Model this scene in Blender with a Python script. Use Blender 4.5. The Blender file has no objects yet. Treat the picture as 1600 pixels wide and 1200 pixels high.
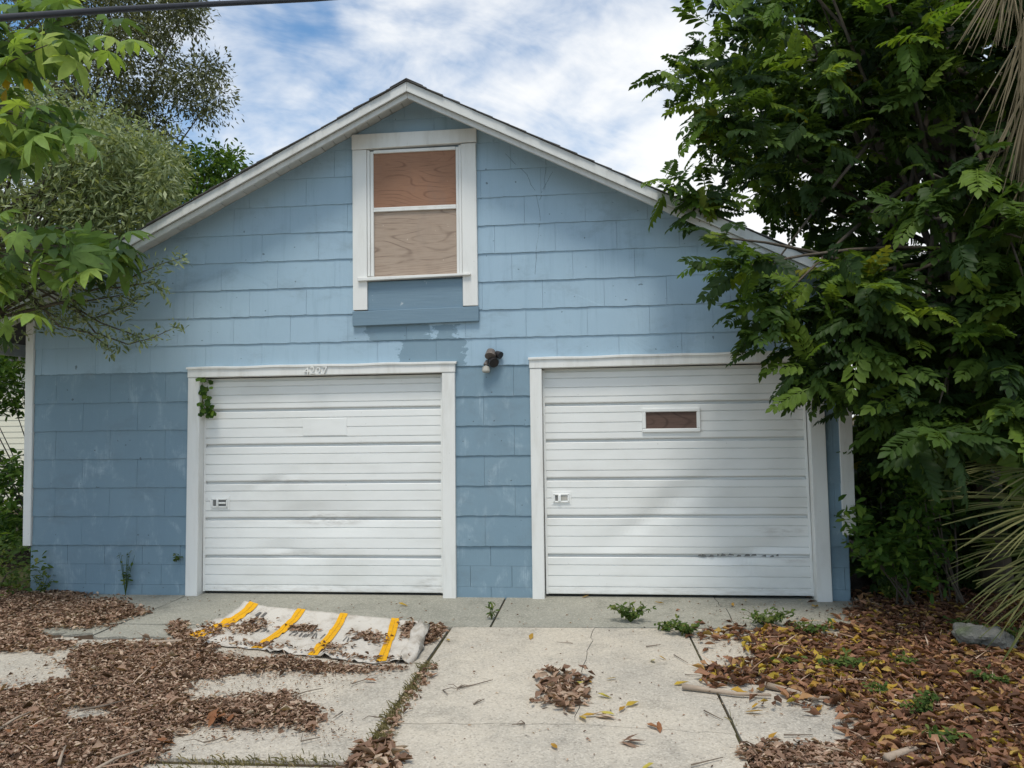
import bpy, bmesh, math, random
import numpy as np
from mathutils import Matrix, Vector, noise as mnoise

random.seed(7)
rng = np.random.default_rng(7)
S = bpy.context.scene
COL = S.collection

# ------------------------------------------------------------------ camera
CAM_Y, CAM_Z = -7.4, 1.70
YAW, PITCH, ROLL = 0.10157837, 0.04677136, -0.01435076
FPX = 1200.0                                   # focal length in pixels of a 1600 wide frame
c_f = np.array([-math.sin(YAW) * math.cos(PITCH), math.cos(YAW) * math.cos(PITCH), math.sin(PITCH)])
_r = np.array([math.cos(YAW), math.sin(YAW), 0.0])
_u = np.cross(_r, c_f)
c_r = _r * math.cos(ROLL) + _u * math.sin(ROLL)
c_u = -_r * math.sin(ROLL) + _u * math.cos(ROLL)
cam_d = bpy.data.cameras.new('camera')
cam_d.sensor_width = 36.0
cam_d.lens = FPX / 1600.0 * 36.0
cam_d.clip_end = 2000.0
cam = bpy.data.objects.new('camera', cam_d)
COL.objects.link(cam)
cam.matrix_world = Matrix(((c_r[0], c_u[0], -c_f[0], 0.0), (c_r[1], c_u[1], -c_f[1], CAM_Y),
                           (c_r[2], c_u[2], -c_f[2], CAM_Z), (0, 0, 0, 1)))
S.camera = cam

# ------------------------------------------------------------------ world, sun, exposure
SUN_ELEV, SUN_AZ = math.radians(65), math.radians(183)   # azimuth from +Y (into the picture) clockwise
SKY_STRENGTH = 0.10
world = bpy.data.worlds.new('World')
S.world = world
world.use_nodes = True
sun_d = bpy.data.lights.new('sun', 'SUN')
sun_d.energy = 1.5
sun_d.angle = math.radians(16)
sun_d.color = (1.0, 0.95, 0.86)
sun = bpy.data.objects.new('sun', sun_d)
COL.objects.link(sun)
_sd = Vector((math.sin(SUN_AZ) * math.cos(SUN_ELEV), math.cos(SUN_AZ) * math.cos(SUN_ELEV), math.sin(SUN_ELEV)))
sun.rotation_euler = _sd.to_track_quat('Z', 'Y').to_euler()
sun.location = (0, -6, 12)
S.view_settings.view_transform = 'Standard'
S.view_settings.look = 'None'
S.view_settings.exposure = 0.72
S.view_settings.gamma = 1.0
S.view_settings.use_curve_mapping = False
S.cycles.max_bounces = 8
S.cycles.transparent_max_bounces = 8
S.cycles.use_denoising = True


# ------------------------------------------------------------------ node helper
class NT:
    def __init__(s, tree):
        s.t = tree
        s.n = tree.nodes
        s.l = tree.links

    def node(s, kind, **kw):
        o = s.n.new(kind)
        for k, v in kw.items():
            setattr(o, k, v)
        return o

    def put(s, sock, v):
        if isinstance(v, bpy.types.NodeSocket):
            s.l.new(v, sock)
        else:
            sock.default_value = v

    def math(s, op, a, b=0.0, c=None, clamp=False):
        o = s.node('ShaderNodeMath', operation=op, use_clamp=clamp)
        s.put(o.inputs[0], a)
        s.put(o.inputs[1], b)
        if c is not None:
            s.put(o.inputs[2], c)
        return o.outputs[0]

    def vmath(s, op, a, b=(0, 0, 0)):
        o = s.node('ShaderNodeVectorMath', operation=op)
        s.put(o.inputs[0], a)
        s.put(o.inputs[1], b)
        return o.outputs[0]

    def sep(s, v):
        o = s.node('ShaderNodeSeparateXYZ')
        s.put(o.inputs[0], v)
        return o.outputs

    def comb(s, x, y, z):
        o = s.node('ShaderNodeCombineXYZ')
        for i, v in enumerate((x, y, z)):
            s.put(o.inputs[i], v)
        return o.outputs[0]

    def noise(s, v, scale, detail=3.0, rough=0.55, dist=0.0):
        o = s.node('ShaderNodeTexNoise')
        s.put(o.inputs['Vector'], v)
        s.put(o.inputs['Scale'], scale)
        o.inputs['Detail'].default_value = detail
        o.inputs['Roughness'].default_value = rough
        o.inputs['Distortion'].default_value = dist
        return o.outputs['Fac']

    def voro(s, v, scale, out='Distance'):
        o = s.node('ShaderNodeTexVoronoi')
        s.put(o.inputs['Vector'], v)
        s.put(o.inputs['Scale'], scale)
        return o.outputs[out]

    def ramp(s, f, stops, interp='LINEAR'):
        o = s.node('ShaderNodeValToRGB')
        s.put(o.inputs[0], f)
        e = o.color_ramp.elements
        o.color_ramp.interpolation = interp
        while len(e) < len(stops):
            e.new(0.5)
        for i, (p, c) in enumerate(stops):
            e[i].position = p
            e[i].color = (c, c, c, 1) if isinstance(c, (int, float)) else (*c, 1)
        return o.outputs[0]

    def step(s, v, lo, hi):
        o = s.node('ShaderNodeMapRange', interpolation_type='SMOOTHSTEP')
        s.put(o.inputs[0], v)
        o.inputs[1].default_value = lo
        o.inputs[2].default_value = hi
        return o.outputs[0]

    def mix(s, f, a, b, blend='MIX'):
        o = s.node('ShaderNodeMix', data_type='RGBA', blend_type=blend)
        s.put(o.inputs[0], f)
        for i, v in ((6, a), (7, b)):
            if not isinstance(v, bpy.types.NodeSocket) and len(v) == 3:
                v = (*v, 1)
            s.put(o.inputs[i], v)
        return o.outputs[2]

    def pos(s):
        return s.node('ShaderNodeNewGeometry').outputs['Position']

    def bump(s, h, strength, dist=0.01):
        o = s.node('ShaderNodeBump')
        s.put(o.inputs['Height'], h)
        o.inputs['Strength'].default_value = strength
        o.inputs['Distance'].default_value = dist
        return o.outputs[0]

    def attr(s, name):
        return s.node('ShaderNodeAttribute', attribute_name=name).outputs['Fac']

    def scale(s, v, k):
        return s.vmath('MULTIPLY', v, k)


def material(name, fn, rough=0.8, spec=0.3):
    m = bpy.data.materials.new(name)
    m.use_nodes = True
    t = NT(m.node_tree)
    b = m.node_tree.nodes['Principled BSDF']
    b.inputs['Roughness'].default_value = rough
    b.inputs['Specular IOR Level'].default_value = spec
    r = fn(t, b)
    if r is not None:
        t.put(b.inputs['Base Color'], r if isinstance(r, bpy.types.NodeSocket) else (*r, 1))
    return m


# ------------------------------------------------------------------ sky: clear air with thin high cloud
w = NT(world.node_tree)
bg = world.node_tree.nodes['Background']
sky = w.node('ShaderNodeTexSky', sky_type='NISHITA')
sky.sun_disc = False
sky.sun_elevation = SUN_ELEV
sky.sun_rotation = SUN_AZ
sky.air_density = 1.0
sky.dust_density = 0.6
sky.ozone_density = 2.0
gen = w.node('ShaderNodeTexCoord').outputs['Generated']
sx, sy, sz = w.sep(gen)
den = w.math('ADD', w.math('MAXIMUM', sz, 0.0), 0.52)
cx_, cy_ = w.math('DIVIDE', sx, den), w.math('DIVIDE', sy, den)
# cloud sheets drawn out along a diagonal, as high wind leaves them
ca, sa = math.cos(0.5), math.sin(0.5)
ua = w.math('ADD', w.math('MULTIPLY', cx_, ca), w.math('MULTIPLY', cy_, sa))
va = w.math('SUBTRACT', w.math('MULTIPLY', cy_, ca), w.math('MULTIPLY', cx_, sa))
cp = w.comb(w.math('MULTIPLY', ua, 1.0), w.math('MULTIPLY', va, 1.12), 3.3)
n1 = w.noise(cp, 1.9, 6.0, 0.55, 0.25)
n2 = w.noise(w.scale(cp, (1.0, 1.6, 1.0)), 5.5, 6.0, 0.62, 0.4)
cl = w.math('ADD', w.math('MULTIPLY', n1, 0.78), w.math('MULTIPLY', n2, 0.22))
cmask = w.math('MULTIPLY', w.step(cl, 0.41, 0.585), 0.96)
skyc = w.mix(cmask, w.mix(1.0, sky.outputs[0], (0.80, 1.04, 1.10), 'MULTIPLY'), (6.35, 6.4, 6.4))
w.put(bg.inputs['Color'], skyc)
bg.inputs['Strength'].default_value = SKY_STRENGTH


# ------------------------------------------------------------------ picture <-> place
def ray(px, py):
    px, py = np.asarray(px, float), np.asarray(py, float)
    return c_f + ((px - 800) / FPX)[..., None] * c_r - ((py - 600) / FPX)[..., None] * c_u


def at(px, py, Y):
    d = ray(px, py)
    k = (np.asarray(Y, float) - CAM_Y) / d[..., 1]
    p = d * k[..., None]
    p[..., 1] += CAM_Y
    p[..., 2] += CAM_Z
    return p


def gnd(px, py, z=0.0):
    d = ray(px, py)
    k = (np.asarray(z, float) - CAM_Z) / d[..., 2]
    p = d * k[..., None]
    p[..., 1] += CAM_Y
    p[..., 2] += CAM_Z
    return p


def proj(P):
    q = np.asarray(P, float) - np.array([0, CAM_Y, CAM_Z])
    z = q @ c_f
    return 800 + FPX * (q @ c_r) / z, 600 - FPX * (q @ c_u) / z


def inside(poly, x, y):
    poly = np.asarray(poly, float)
    x, y = np.asarray(x), np.asarray(y)
    r = np.zeros(x.shape, bool)
    j = len(poly) - 1
    for i in range(len(poly)):
        xi, yi = poly[i]
        xj, yj = poly[j]
        c = ((yi > y) != (yj > y)) & (x < (xj - xi) * (y - yi) / (yj - yi + 1e-12) + xi)
        r ^= c
        j = i
    return r


# ------------------------------------------------------------------ object helpers
def link(o, parent=None):
    COL.objects.link(o)
    if parent is not None:
        o.parent = parent
    return o


def obj(name, verts, faces, mat, parent=None, smooth=False):
    me = bpy.data.meshes.new(name)
    me.from_pydata([tuple(map(float, v)) for v in verts], [], faces)
    if mat is not None:
        me.materials.append(mat)
    if smooth:
        me.polygons.foreach_set('use_smooth', [True] * len(me.polygons))
    me.update()
    return link(bpy.data.objects.new(name, me), parent)


def tri_obj(name, V, F, mat, parent=None, tone=None, smooth=False):
    """V (n,3), F (m,3) numpy arrays"""
    me = bpy.data.meshes.new(name)
    me.vertices.add(len(V))
    me.vertices.foreach_set('co', np.ascontiguousarray(V, np.float32).ravel())
    me.loops.add(F.size)
    me.loops.foreach_set('vertex_index', np.ascontiguousarray(F, np.int32).ravel())
    me.polygons.add(len(F))
    me.polygons.foreach_set('loop_start', np.arange(0, F.size, 3, dtype=np.int32))
    if tone is not None:
        a = me.attributes.new('tone', 'FLOAT', 'POINT')
        a.data.foreach_set('value', np.ascontiguousarray(tone, np.float32))
    me.materials.append(mat)
    me.update(calc_edges=True)
    if smooth:
        me.polygons.foreach_set('use_smooth', [True] * len(me.polygons))
    return link(bpy.data.objects.new(name, me), parent)


def tag(o, label, cat, group=None, kind=None):
    o['label'] = label
    o['category'] = cat
    if group:
        o['group'] = group
    if kind:
        o['kind'] = kind
    return o


def empty(name, loc=(0, 0, 0)):
    o = bpy.data.objects.new(name, None)
    o.location = tuple(map(float, loc))
    o.empty_display_size = 0.1
    return link(o)


def thing(name, label, cat, group=None):
    return tag(empty(name), label, cat, group)


class MB:
    def __init__(s):
        s.v, s.f = [], []

    def box(s, x0, x1, y0, y1, z0, z1):
        n = len(s.v)
        s.v += [(x0, y0, z0), (x1, y0, z0), (x1, y1, z0), (x0, y1, z0), (x0, y0, z1), (x1, y0, z1), (x1, y1, z1), (x0, y1, z1)]
        s.f += [tuple(n + i for i in q) for q in ((0, 3, 2, 1), (4, 5, 6, 7), (0, 1, 5, 4), (1, 2, 6, 5), (2, 3, 7, 6), (3, 0, 4, 7))]
        return s

    def prism(s, poly, y0, y1):
        """poly in XZ (counter-clockwise seen from -Y), extruded from y0 (front) to y1"""
        n, k = len(s.v), len(poly)
        s.v += [(x, y0, z) for x, z in poly] + [(x, y1, z) for x, z in poly]
        s.f.append(tuple(range(n, n + k)))
        s.f.append(tuple(range(n + 2 * k - 1, n + k - 1, -1)))
        for i in range(k):
            j = (i + 1) % k
            s.f.append((n + i, n + k + i, n + k + j, n + j))
        return s

    def slab(s, poly, z0, z1):
        n, k = len(s.v), len(poly)
        s.v += [(x, y, z1) for x, y in poly] + [(x, y, z0) for x, y in poly]
        s.f.append(tuple(range(n, n + k)))
        s.f.append(tuple(range(n + 2 * k - 1, n + k - 1, -1)))
        for i in range(k):
            j = (i + 1) % k
            s.f.append((n + i, n + k + i, n + k + j, n + j))
        return s

    def tube(s, pts, radii, sides=6, cap=True):
        pts = [np.asarray(p, float) for p in pts]
        n0 = len(s.v)
        ref = np.array([0.31, 0.2, 0.93])
        for i, p in enumerate(pts):
            t = pts[min(i + 1, len(pts) - 1)] - pts[max(i - 1, 0)]
            t = t / (np.linalg.norm(t) + 1e-9)
            a = np.cross(t, ref if abs(t @ ref) < 0.95 else np.array([1.0, 0, 0]))
            a /= np.linalg.norm(a)
            b = np.cross(t, a)
            for q in range(sides):
                an = 2 * math.pi * q / sides
                s.v.append(tuple(p + radii[i] * (math.cos(an) * a + math.sin(an) * b)))
        for i in range(len(pts) - 1):
            for q in range(sides):
                r = (q + 1) % sides
                s.f.append((n0 + i * sides + q, n0 + i * sides + r, n0 + (i + 1) * sides + r, n0 + (i + 1) * sides + q))
        if cap:
            s.f.append(tuple(n0 + q for q in range(sides - 1, -1, -1)))
            m = n0 + (len(pts) - 1) * sides
            s.f.append(tuple(m + q for q in range(sides)))
        return s

    def build(s, name, mat, parent=None, smooth=False, bevel=0.0):
        o = obj(name, s.v, s.f, mat, parent, smooth)
        if bevel:
            bm = bmesh.new()
            bm.from_mesh(o.data)
            bmesh.ops.bevel(bm, geom=bm.edges[:], offset=bevel, segments=1, affect='EDGES', profile=0.5)
            bm.to_mesh(o.data)
            bm.free()
        return o


def box(name, mat, parent, x0, x1, y0, y1, z0, z1, bevel=0.003):
    return MB().box(x0, x1, y0, y1, z0, z1).build(name, mat, parent, bevel=bevel)


def clip_poly(poly, a, b, c):
    """keep a*x + b*z <= c"""
    out = []
    for i in range(len(poly)):
        p, q = poly[i], poly[(i + 1) % len(poly)]
        dp, dq = a * p[0] + b * p[1] - c, a * q[0] + b * q[1] - c
        if dp <= 0:
            out.append(p)
        if (dp < 0 < dq) or (dq < 0 < dp):
            k = dp / (dp - dq)
            out.append((p[0] + k * (q[0] - p[0]), p[1] + k * (q[1] - p[1])))
    return out


# ------------------------------------------------------------------ materials
def m_siding(t, b):
    P = t.pos()
    x, y, z = t.sep(P)
    jit = t.math('MULTIPLY', t.math('SUBTRACT', t.noise(t.scale(P, (9, 1, 16)), 1.0, 6.0, 0.72), 0.5), 0.42)
    xj, zj = t.math('ADD', x, jit), t.math('ADD', z, t.math('MULTIPLY', jit, 0.12))

    def rect(x0, x1, z0, z1):
        a = t.math('MULTIPLY', t.math('GREATER_THAN', xj, x0), t.math('LESS_THAN', xj, x1))
        c = t.math('MULTIPLY', t.math('GREATER_THAN', zj, z0), t.math('LESS_THAN', zj, z1))
        return t.math('MULTIPLY', a, c)
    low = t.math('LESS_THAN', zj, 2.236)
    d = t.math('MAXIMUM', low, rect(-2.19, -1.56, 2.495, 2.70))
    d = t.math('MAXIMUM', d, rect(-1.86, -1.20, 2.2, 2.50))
    d = t.math('MAXIMUM', d, rect(-1.50, -1.30, 2.5, 2.64))
    grain = t.noise(t.scale(P, (150, 1, 3.0)), 1.0, 3.0, 0.6)
    fade = t.noise(t.scale(P, (1.3, 1, 0.9)), 1.0, 4.0, 0.6)
    rnd = t.node('ShaderNodeObjectInfo').outputs['Random']
    light = t.mix(fade, (0.295, 0.42, 0.515), (0.375, 0.505, 0.60))
    light = t.mix(t.math('MULTIPLY', rnd, 0.35), light, (0.33, 0.445, 0.55))
    streak = t.step(t.noise(t.scale(P, (9, 1, 0.8)), 1.0, 4.0, 0.7), 0.52, 0.78)
    light = t.mix(t.math('MULTIPLY', streak, 0.42), light, (0.20, 0.29, 0.36))
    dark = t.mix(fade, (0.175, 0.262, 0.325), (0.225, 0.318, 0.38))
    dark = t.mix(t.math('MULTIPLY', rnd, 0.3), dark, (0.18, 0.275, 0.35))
    sc = t.math('MULTIPLY', t.step(t.noise(t.scale(P, (4.2, 1, 2.6)), 1.0, 5.0, 0.70, 0.4), 0.51, 0.72),
                t.step(grain, 0.33, 0.62))
    sc = t.math('MULTIPLY', sc, low)
    dark = t.mix(t.math('MULTIPLY', sc, 0.55), dark, (0.45, 0.55, 0.62))
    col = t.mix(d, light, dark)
    col = t.mix(t.math('MULTIPLY', t.step(grain, 0.6, 0.82), 0.22), col, (0.10, 0.14, 0.18))
    dirt = t.step(t.noise(t.scale(P, (1.6, 1, 2.4)), 1.0, 6.0, 0.72, 0.3), 0.50, 0.72)
    col = t.mix(t.math('MULTIPLY', dirt, 0.34), col, (0.15, 0.19, 0.215))
    chalk = t.step(t.noise(t.scale(P, (5.5, 1, 2.2)), 1.0, 6.0, 0.75, 0.2), 0.56, 0.74)
    col = t.mix(t.math('MULTIPLY', chalk, 0.16), col, (0.52, 0.60, 0.66))
    run = t.step(t.noise(t.scale(P, (34, 1, 1.1)), 1.0, 4.0, 0.7), 0.60, 0.78)
    col = t.mix(t.math('MULTIPLY', run, 0.22), col, (0.14, 0.185, 0.22))
    nail = t.step(t.noise(P, 21, 1.0, 0.3), 0.775, 0.79)
    col = t.mix(t.math('MULTIPLY', nail, 0.6), col, (0.05, 0.06, 0.065))
    hgt = t.math('ADD', grain, t.math('MULTIPLY', t.noise(P, 60, 3), 0.5))
    t.put(b.inputs['Normal'], t.bump(hgt, 0.28, 0.006))
    return col


M = {}
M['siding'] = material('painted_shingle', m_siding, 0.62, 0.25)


def m_bluewood(t, b):
    P = t.pos()
    g = t.noise(t.scale(P, (3, 1, 70)), 1.0, 4.0, 0.65)
    c = t.mix(g, (0.135, 0.21, 0.27), (0.205, 0.295, 0.365))
    k = t.step(t.noise(t.scale(P, (9, 1, 6)), 1.0, 5.0, 0.75), 0.63, 0.67)
    t.put(b.inputs['Normal'], t.bump(g, 0.4, 0.004))
    return t.mix(t.math('MULTIPLY', k, 0.6), c, (0.55, 0.58, 0.60))


M['bluewood'] = material('blue_painted_wood', m_bluewood, 0.6)


def white(base, dirtc, amount, speck=0.5, vertical=True):
    def fn(t, b):
        P = t.pos()
        n = t.noise(t.scale(P, (9, 9, 1.6) if vertical else (1.4, 1, 9)), 1.0, 5.0, 0.65)
        c = t.mix(t.math('MULTIPLY', t.step(n, 0.42, 0.78), amount), base, dirtc)
        s = t.step(t.noise(P, 42, 3.0, 0.6), 0.70, 0.76)
        c = t.mix(t.math('MULTIPLY', s, speck), c, (0.30, 0.27, 0.24))
        t.put(b.inputs['Normal'], t.bump(t.noise(P, 35, 4), 0.12, 0.004))
        return c
    return fn


M['trim'] = material('white_trim_paint', white((0.76, 0.755, 0.725), (0.55, 0.53, 0.48), 0.5), 0.5)
M['fascia'] = material('grey_white_fascia_paint', white((0.60, 0.60, 0.575), (0.40, 0.39, 0.36), 0.6), 0.55)


def m_door(t, b):
    P = t.pos()
    x, y, z = t.sep(P)
    n = t.noise(t.scale(P, (1.1, 1, 3.0)), 1.0, 5.0, 0.62)
    c = t.mix(t.math('MULTIPLY', t.step(n, 0.40, 0.75), 0.42), (0.80, 0.80, 0.775), (0.58, 0.57, 0.53))
    # rusty smears round the knocks
    st = None
    for (X, Z, rx, rz, k) in ((-2.62, 0.74, 0.55, 0.10, .85), (-3.05, 1.12, 0.5, 0.05, .55), (-2.9, 0.40, 0.7, 0.03, .5),
                              (1.75, 0.62, 0.35, 0.09, .5), (0.9, 0.80, 0.35, 0.06, .35), (-1.6, 0.12, 0.16, 0.10, .6), (1.85, .36, .25, .05, .5)):
        dx = t.math('DIVIDE', t.math('SUBTRACT', x, X), rx)
        dz = t.math('DIVIDE', t.math('SUBTRACT', z, Z), rz)
        r = t.math('SQRT', t.math('ADD', t.math('MULTIPLY', dx, dx), t.math('MULTIPLY', dz, dz)))
        m = t.math('MULTIPLY', t.math('SUBTRACT', 1.0, t.step(r, 0.1, 1.0)), k)
        st = m if st is None else t.math('MAXIMUM', st, m)
    sn = t.step(t.noise(t.scale(P, (5, 1, 22)), 1.0, 5.0, 0.7), 0.38, 0.72)
    c = t.mix(t.math('MULTIPLY', st, sn), c, (0.36, 0.325, 0.285))
    # dust settled on the bottom edge
    c = t.mix(t.math('MULTIPLY', t.math('SUBTRACT', 1.0, t.step(z, 0.03, 0.16)), t.math('MULTIPLY', sn, 0.45)), c, (0.40, 0.37, 0.32))
    sp = t.step(t.noise(P, 30, 3.0, 0.6), 0.73, 0.77)
    c = t.mix(t.math('MULTIPLY', sp, 0.4), c, (0.3, 0.25, 0.2))
    return c


M['door'] = material('white_enamelled_steel', m_door, 0.38, 0.4)


def ply(a, c2, line, sx=1.0, seed=0.0):
    def fn(t, b):
        P = t.vmath('ADD', t.pos(), (seed, seed * 1.7, seed * 0.6))
        f = t.noise(t.scale(P, (0.75 * sx, 1, 2.9)), 1.0, 1.5, 0.4, 0.2)
        ring = t.math('FRACT', t.math('MULTIPLY', f, 22.0))
        ln = t.math('SUBTRACT', 1.0, t.step(t.math('ABSOLUTE', t.math('SUBTRACT', ring, 0.5)), 0.0, 0.16))
        fine = t.noise(t.scale(P, (6, 1, 130)), 1.0, 4.0, 0.6)
        big = t.noise(P, 2.6, 4.0, 0.6)
        c = t.mix(big, a, c2)
        c = t.mix(t.math('MULTIPLY', ln, t.math('MULTIPLY', t.step(t.noise(P, 3.1, 3.0), 0.36, 0.6), 0.60)), c, line)
        c = t.mix(t.math('MULTIPLY', t.step(fine, 0.45, 0.8), 0.5), c, line)
        c = t.mix(t.math('MULTIPLY', t.step(t.noise(t.scale(P, (3, 1, 1.2)), 1.0, 5.0, 0.7), 0.52, 0.75), 0.4), c, tuple(.5 * (u_ + .16) for u_ in a))
        s = t.step(t.noise(t.scale(P, (26, 1, 20)), 1.0, 2.0, 0.5), 0.745, 0.77)
        c = t.mix(t.math('MULTIPLY', s, 0.6), c, (0.62, 0.52, 0.42))
        t.put(b.inputs['Normal'], t.bump(fine, 0.2, 0.003))
        return c
    return fn


M['ply_red'] = material('reddish_plywood', ply((0.27, 0.135, 0.082), (0.36, 0.20, 0.125), (0.145, 0.066, 0.04)), 0.7)
M['ply_dark'] = material('dark_stained_board', ply((0.10, 0.062, 0.048), (0.15, 0.095, 0.075), (0.045, 0.025, 0.02), 1.0, 9.1), 0.7)
M['ply_grey'] = material('weathered_plywood', ply((0.36, 0.265, 0.20), (0.43, 0.345, 0.275), (0.15, 0.10, 0.075), 1.0, 3.7), 0.8)


def concrete(base, alt, stain, agg):
    def fn(t, b):
        P = t.pos()
        big = t.noise(P, 0.9, 5.0, 0.62)
        c = t.mix(t.step(big, 0.3, 0.7), base, alt)
        blot = t.step(t.noise(P, 2.2, 6.0, 0.70, 0.3), 0.50, 0.74)
        c = t.mix(t.math('MULTIPLY', blot, 0.72), c, stain)
        vc = t.sep(t.voro(P, 95, 'Color'))[0]
        c = t.mix(t.math('MULTIPLY', t.step(vc, 0.55, 1.0), agg), c, (0.70, 0.64, 0.54))
        c = t.mix(t.math('MULTIPLY', t.math('SUBTRACT', 1.0, t.step(vc, 0.0, 0.22)), agg), c, (0.16, 0.14, 0.12))
        vd = t.voro(P, 95)
        smut = t.step(t.noise(P, 5.5, 7.0, 0.75, 0.5), 0.55, 0.72)
        c = t.mix(t.math('MULTIPLY', smut, 0.40), c, tuple(.75 * u_ for u_ in stain))
        pit = t.step(t.noise(P, 17, 5.0, 0.7), 0.66, 0.74)
        c = t.mix(t.math('MULTIPLY', pit, 0.45), c, (0.17, 0.155, 0.13))
        h = t.math('ADD', t.math('MULTIPLY', vd, -0.6), t.noise(P, 22, 5))
        t.put(b.inputs['Normal'], t.bump(h, 0.45, 0.006))
        return c
    return fn


M['concrete'] = material('aggregate_concrete', concrete((0.53, 0.47, 0.38), (0.385, 0.35, 0.295), (0.235, 0.215, 0.18), 0.38), 0.9, 0.2)
M['apron'] = material('grey_concrete', concrete((0.255, 0.25, 0.208), (0.32, 0.308, 0.258), (0.15, 0.15, 0.12), 0.25), 0.9, 0.2)  # greyer, darker concrete than the driveway slabs


def m_soil(t, b):
    P = t.pos()
    n = t.noise(P, 9, 6.0, 0.7)
    t.put(b.inputs['Normal'], t.bump(t.noise(P, 30, 6, 0.7), 0.8, 0.02))
    c = t.mix(n, (0.045, 0.03, 0.02), (0.12, 0.085, 0.06))
    return t.mix(t.math('MULTIPLY', t.step(t.noise(P, 0.35, 4.0), 0.45, 0.6), 0.6), c, (0.07, 0.085, 0.03))


M['soil'] = material('leafy_soil', m_soil, 0.95, 0.1)


def leafmat(name, stops, trans=0.35, rough=0.45, vein=0.0):
    m = bpy.data.materials.new(name)
    m.use_nodes = True
    t = NT(m.node_tree)
    b = m.node_tree.nodes['Principled BSDF']
    out = m.node_tree.nodes['Material Output']
    rnd = t.node('ShaderNodeObjectInfo').outputs['Random']
    tone = t.math('FRACT', t.math('ADD', t.attr('tone'), rnd))
    c = t.ramp(tone, stops)
    P = t.pos()
    c = t.mix(t.math('MULTIPLY', t.noise(P, 24, 3.0), 0.5), c, (0.02, 0.03, 0.012))
    t.put(b.inputs['Base Color'], c)
    b.inputs['Roughness'].default_value = rough
    b.inputs['Specular IOR Level'].default_value = 0.14
    if trans > 0:
        tr = t.node('ShaderNodeBsdfTranslucent')
        t.put(tr.inputs['Color'], t.mix(1.0, c, (1.5, 1.45, 0.6), 'MULTIPLY'))
        mx = t.node('ShaderNodeMixShader')
        mx.inputs[0].default_value = trans
        t.l.new(b.outputs[0], mx.inputs[1])
        t.l.new(tr.outputs[0], mx.inputs[2])
        t.l.new(mx.outputs[0], out.inputs['Surface'])
    return m


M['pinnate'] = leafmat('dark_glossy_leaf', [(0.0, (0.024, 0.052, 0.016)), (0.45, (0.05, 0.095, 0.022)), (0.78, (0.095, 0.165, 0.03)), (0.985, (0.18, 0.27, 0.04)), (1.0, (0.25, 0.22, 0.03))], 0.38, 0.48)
M['young'] = leafmat('young_bright_leaf', [(0.0, (0.09, 0.17, 0.025)), (0.6, (0.15, 0.26, 0.035)), (1.0, (0.24, 0.33, 0.045))], 0.45, 0.45)
M['palmate'] = leafmat('pale_palmate_leaf', [(0.0, (0.075, 0.125, 0.05)), (0.4, (0.16, 0.265, 0.085)), (0.75, (0.28, 0.41, 0.10)), (1.0, (0.46, 0.56, 0.13))], 0.42, 0.45)
M['yellowleaf'] = leafmat('yellowed_leaf', [(0.0, (0.50, 0.33, 0.03)), (1.0, (0.62, 0.40, 0.03))], 0.4, 0.5)
M['oak'] = leafmat('small_oak_leaf', [(0.0, (0.06, 0.07, 0.036)), (0.6, (0.145, 0.155, 0.08)), (1.0, (0.28, 0.29, 0.16))], 0.25, 0.5)
M['willow'] = leafmat('grey_green_narrow_leaf', [(0.0, (0.11, 0.15, 0.07)), (0.5, (0.27, 0.33, 0.16)), (1.0, (0.52, 0.57, 0.33))], 0.3, 0.5)
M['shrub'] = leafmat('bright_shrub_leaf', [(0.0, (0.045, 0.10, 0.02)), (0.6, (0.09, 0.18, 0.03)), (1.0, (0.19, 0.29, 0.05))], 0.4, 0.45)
M['grass'] = leafmat('dry_grass', [(0.0, (0.10, 0.085, 0.035)), (0.5, (0.19, 0.165, 0.065)), (1.0, (0.38, 0.30, 0.16))], 0.3, 0.6)
M['weed'] = leafmat('weed_leaf', [(0.0, (0.06, 0.11, 0.025)), (0.6, (0.11, 0.17, 0.04)), (1.0, (0.22, 0.24, 0.06))], 0.35, 0.6)
M['palm'] = leafmat('yellowing_palm_blade', [(0.0, (0.06, 0.085, 0.025)), (0.5, (0.145, 0.16, 0.05)), (1.0, (0.26, 0.235, 0.10))], 0.3, 0.5)
M['deadpalm'] = leafmat('dead_palm_blade', [(0.0, (0.11, 0.085, 0.05)), (0.5, (0.21, 0.165, 0.10)), (1.0, (0.36, 0.29, 0.19))], 0.2, 0.7)
M['litter'] = leafmat('brown_leaf_litter', [(0.0, (0.10, 0.054, 0.038)), (0.3, (0.27, 0.155, 0.108)), (0.7, (0.46, 0.295, 0.21)), (1.0, (0.72, 0.56, 0.43))], 0.12, 0.75)
M['litter_big'] = leafmat('mixed_leaf_litter', [(0.0, (0.08, 0.036, 0.024)), (0.5, (0.25, 0.115, 0.072)), (0.80, (0.44, 0.225, 0.135)), (0.90, (0.48, 0.29, 0.10)), (1.0, (0.52, 0.38, 0.05))], 0.15, 0.6)
M['leaf_yellow'] = leafmat('fallen_yellow_leaf', [(0.0, (0.52, 0.28, 0.05)), (0.5, (0.60, 0.41, 0.06)), (1.0, (0.58, 0.50, 0.11))], 0.2, 0.5)
M['leaf_red'] = leafmat('fallen_russet_leaf', [(0.0, (0.24, 0.085, 0.04)), (1.0, (0.42, 0.20, 0.10))], 0.15, 0.6)


def m_bark(t, b):
    P = t.pos()
    n = t.noise(t.scale(P, (14, 14, 3)), 1.0, 5.0, 0.7)
    t.put(b.inputs['Normal'], t.bump(n, 0.8, 0.02))
    return t.mix(n, (0.05, 0.038, 0.028), (0.17, 0.145, 0.115))


M['bark'] = material('bark', m_bark, 0.9, 0.1)


def m_twig(t, b):
    n = t.noise(t.pos(), 40, 4.0)
    return t.mix(n, (0.10, 0.075, 0.055), (0.26, 0.21, 0.165))


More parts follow.
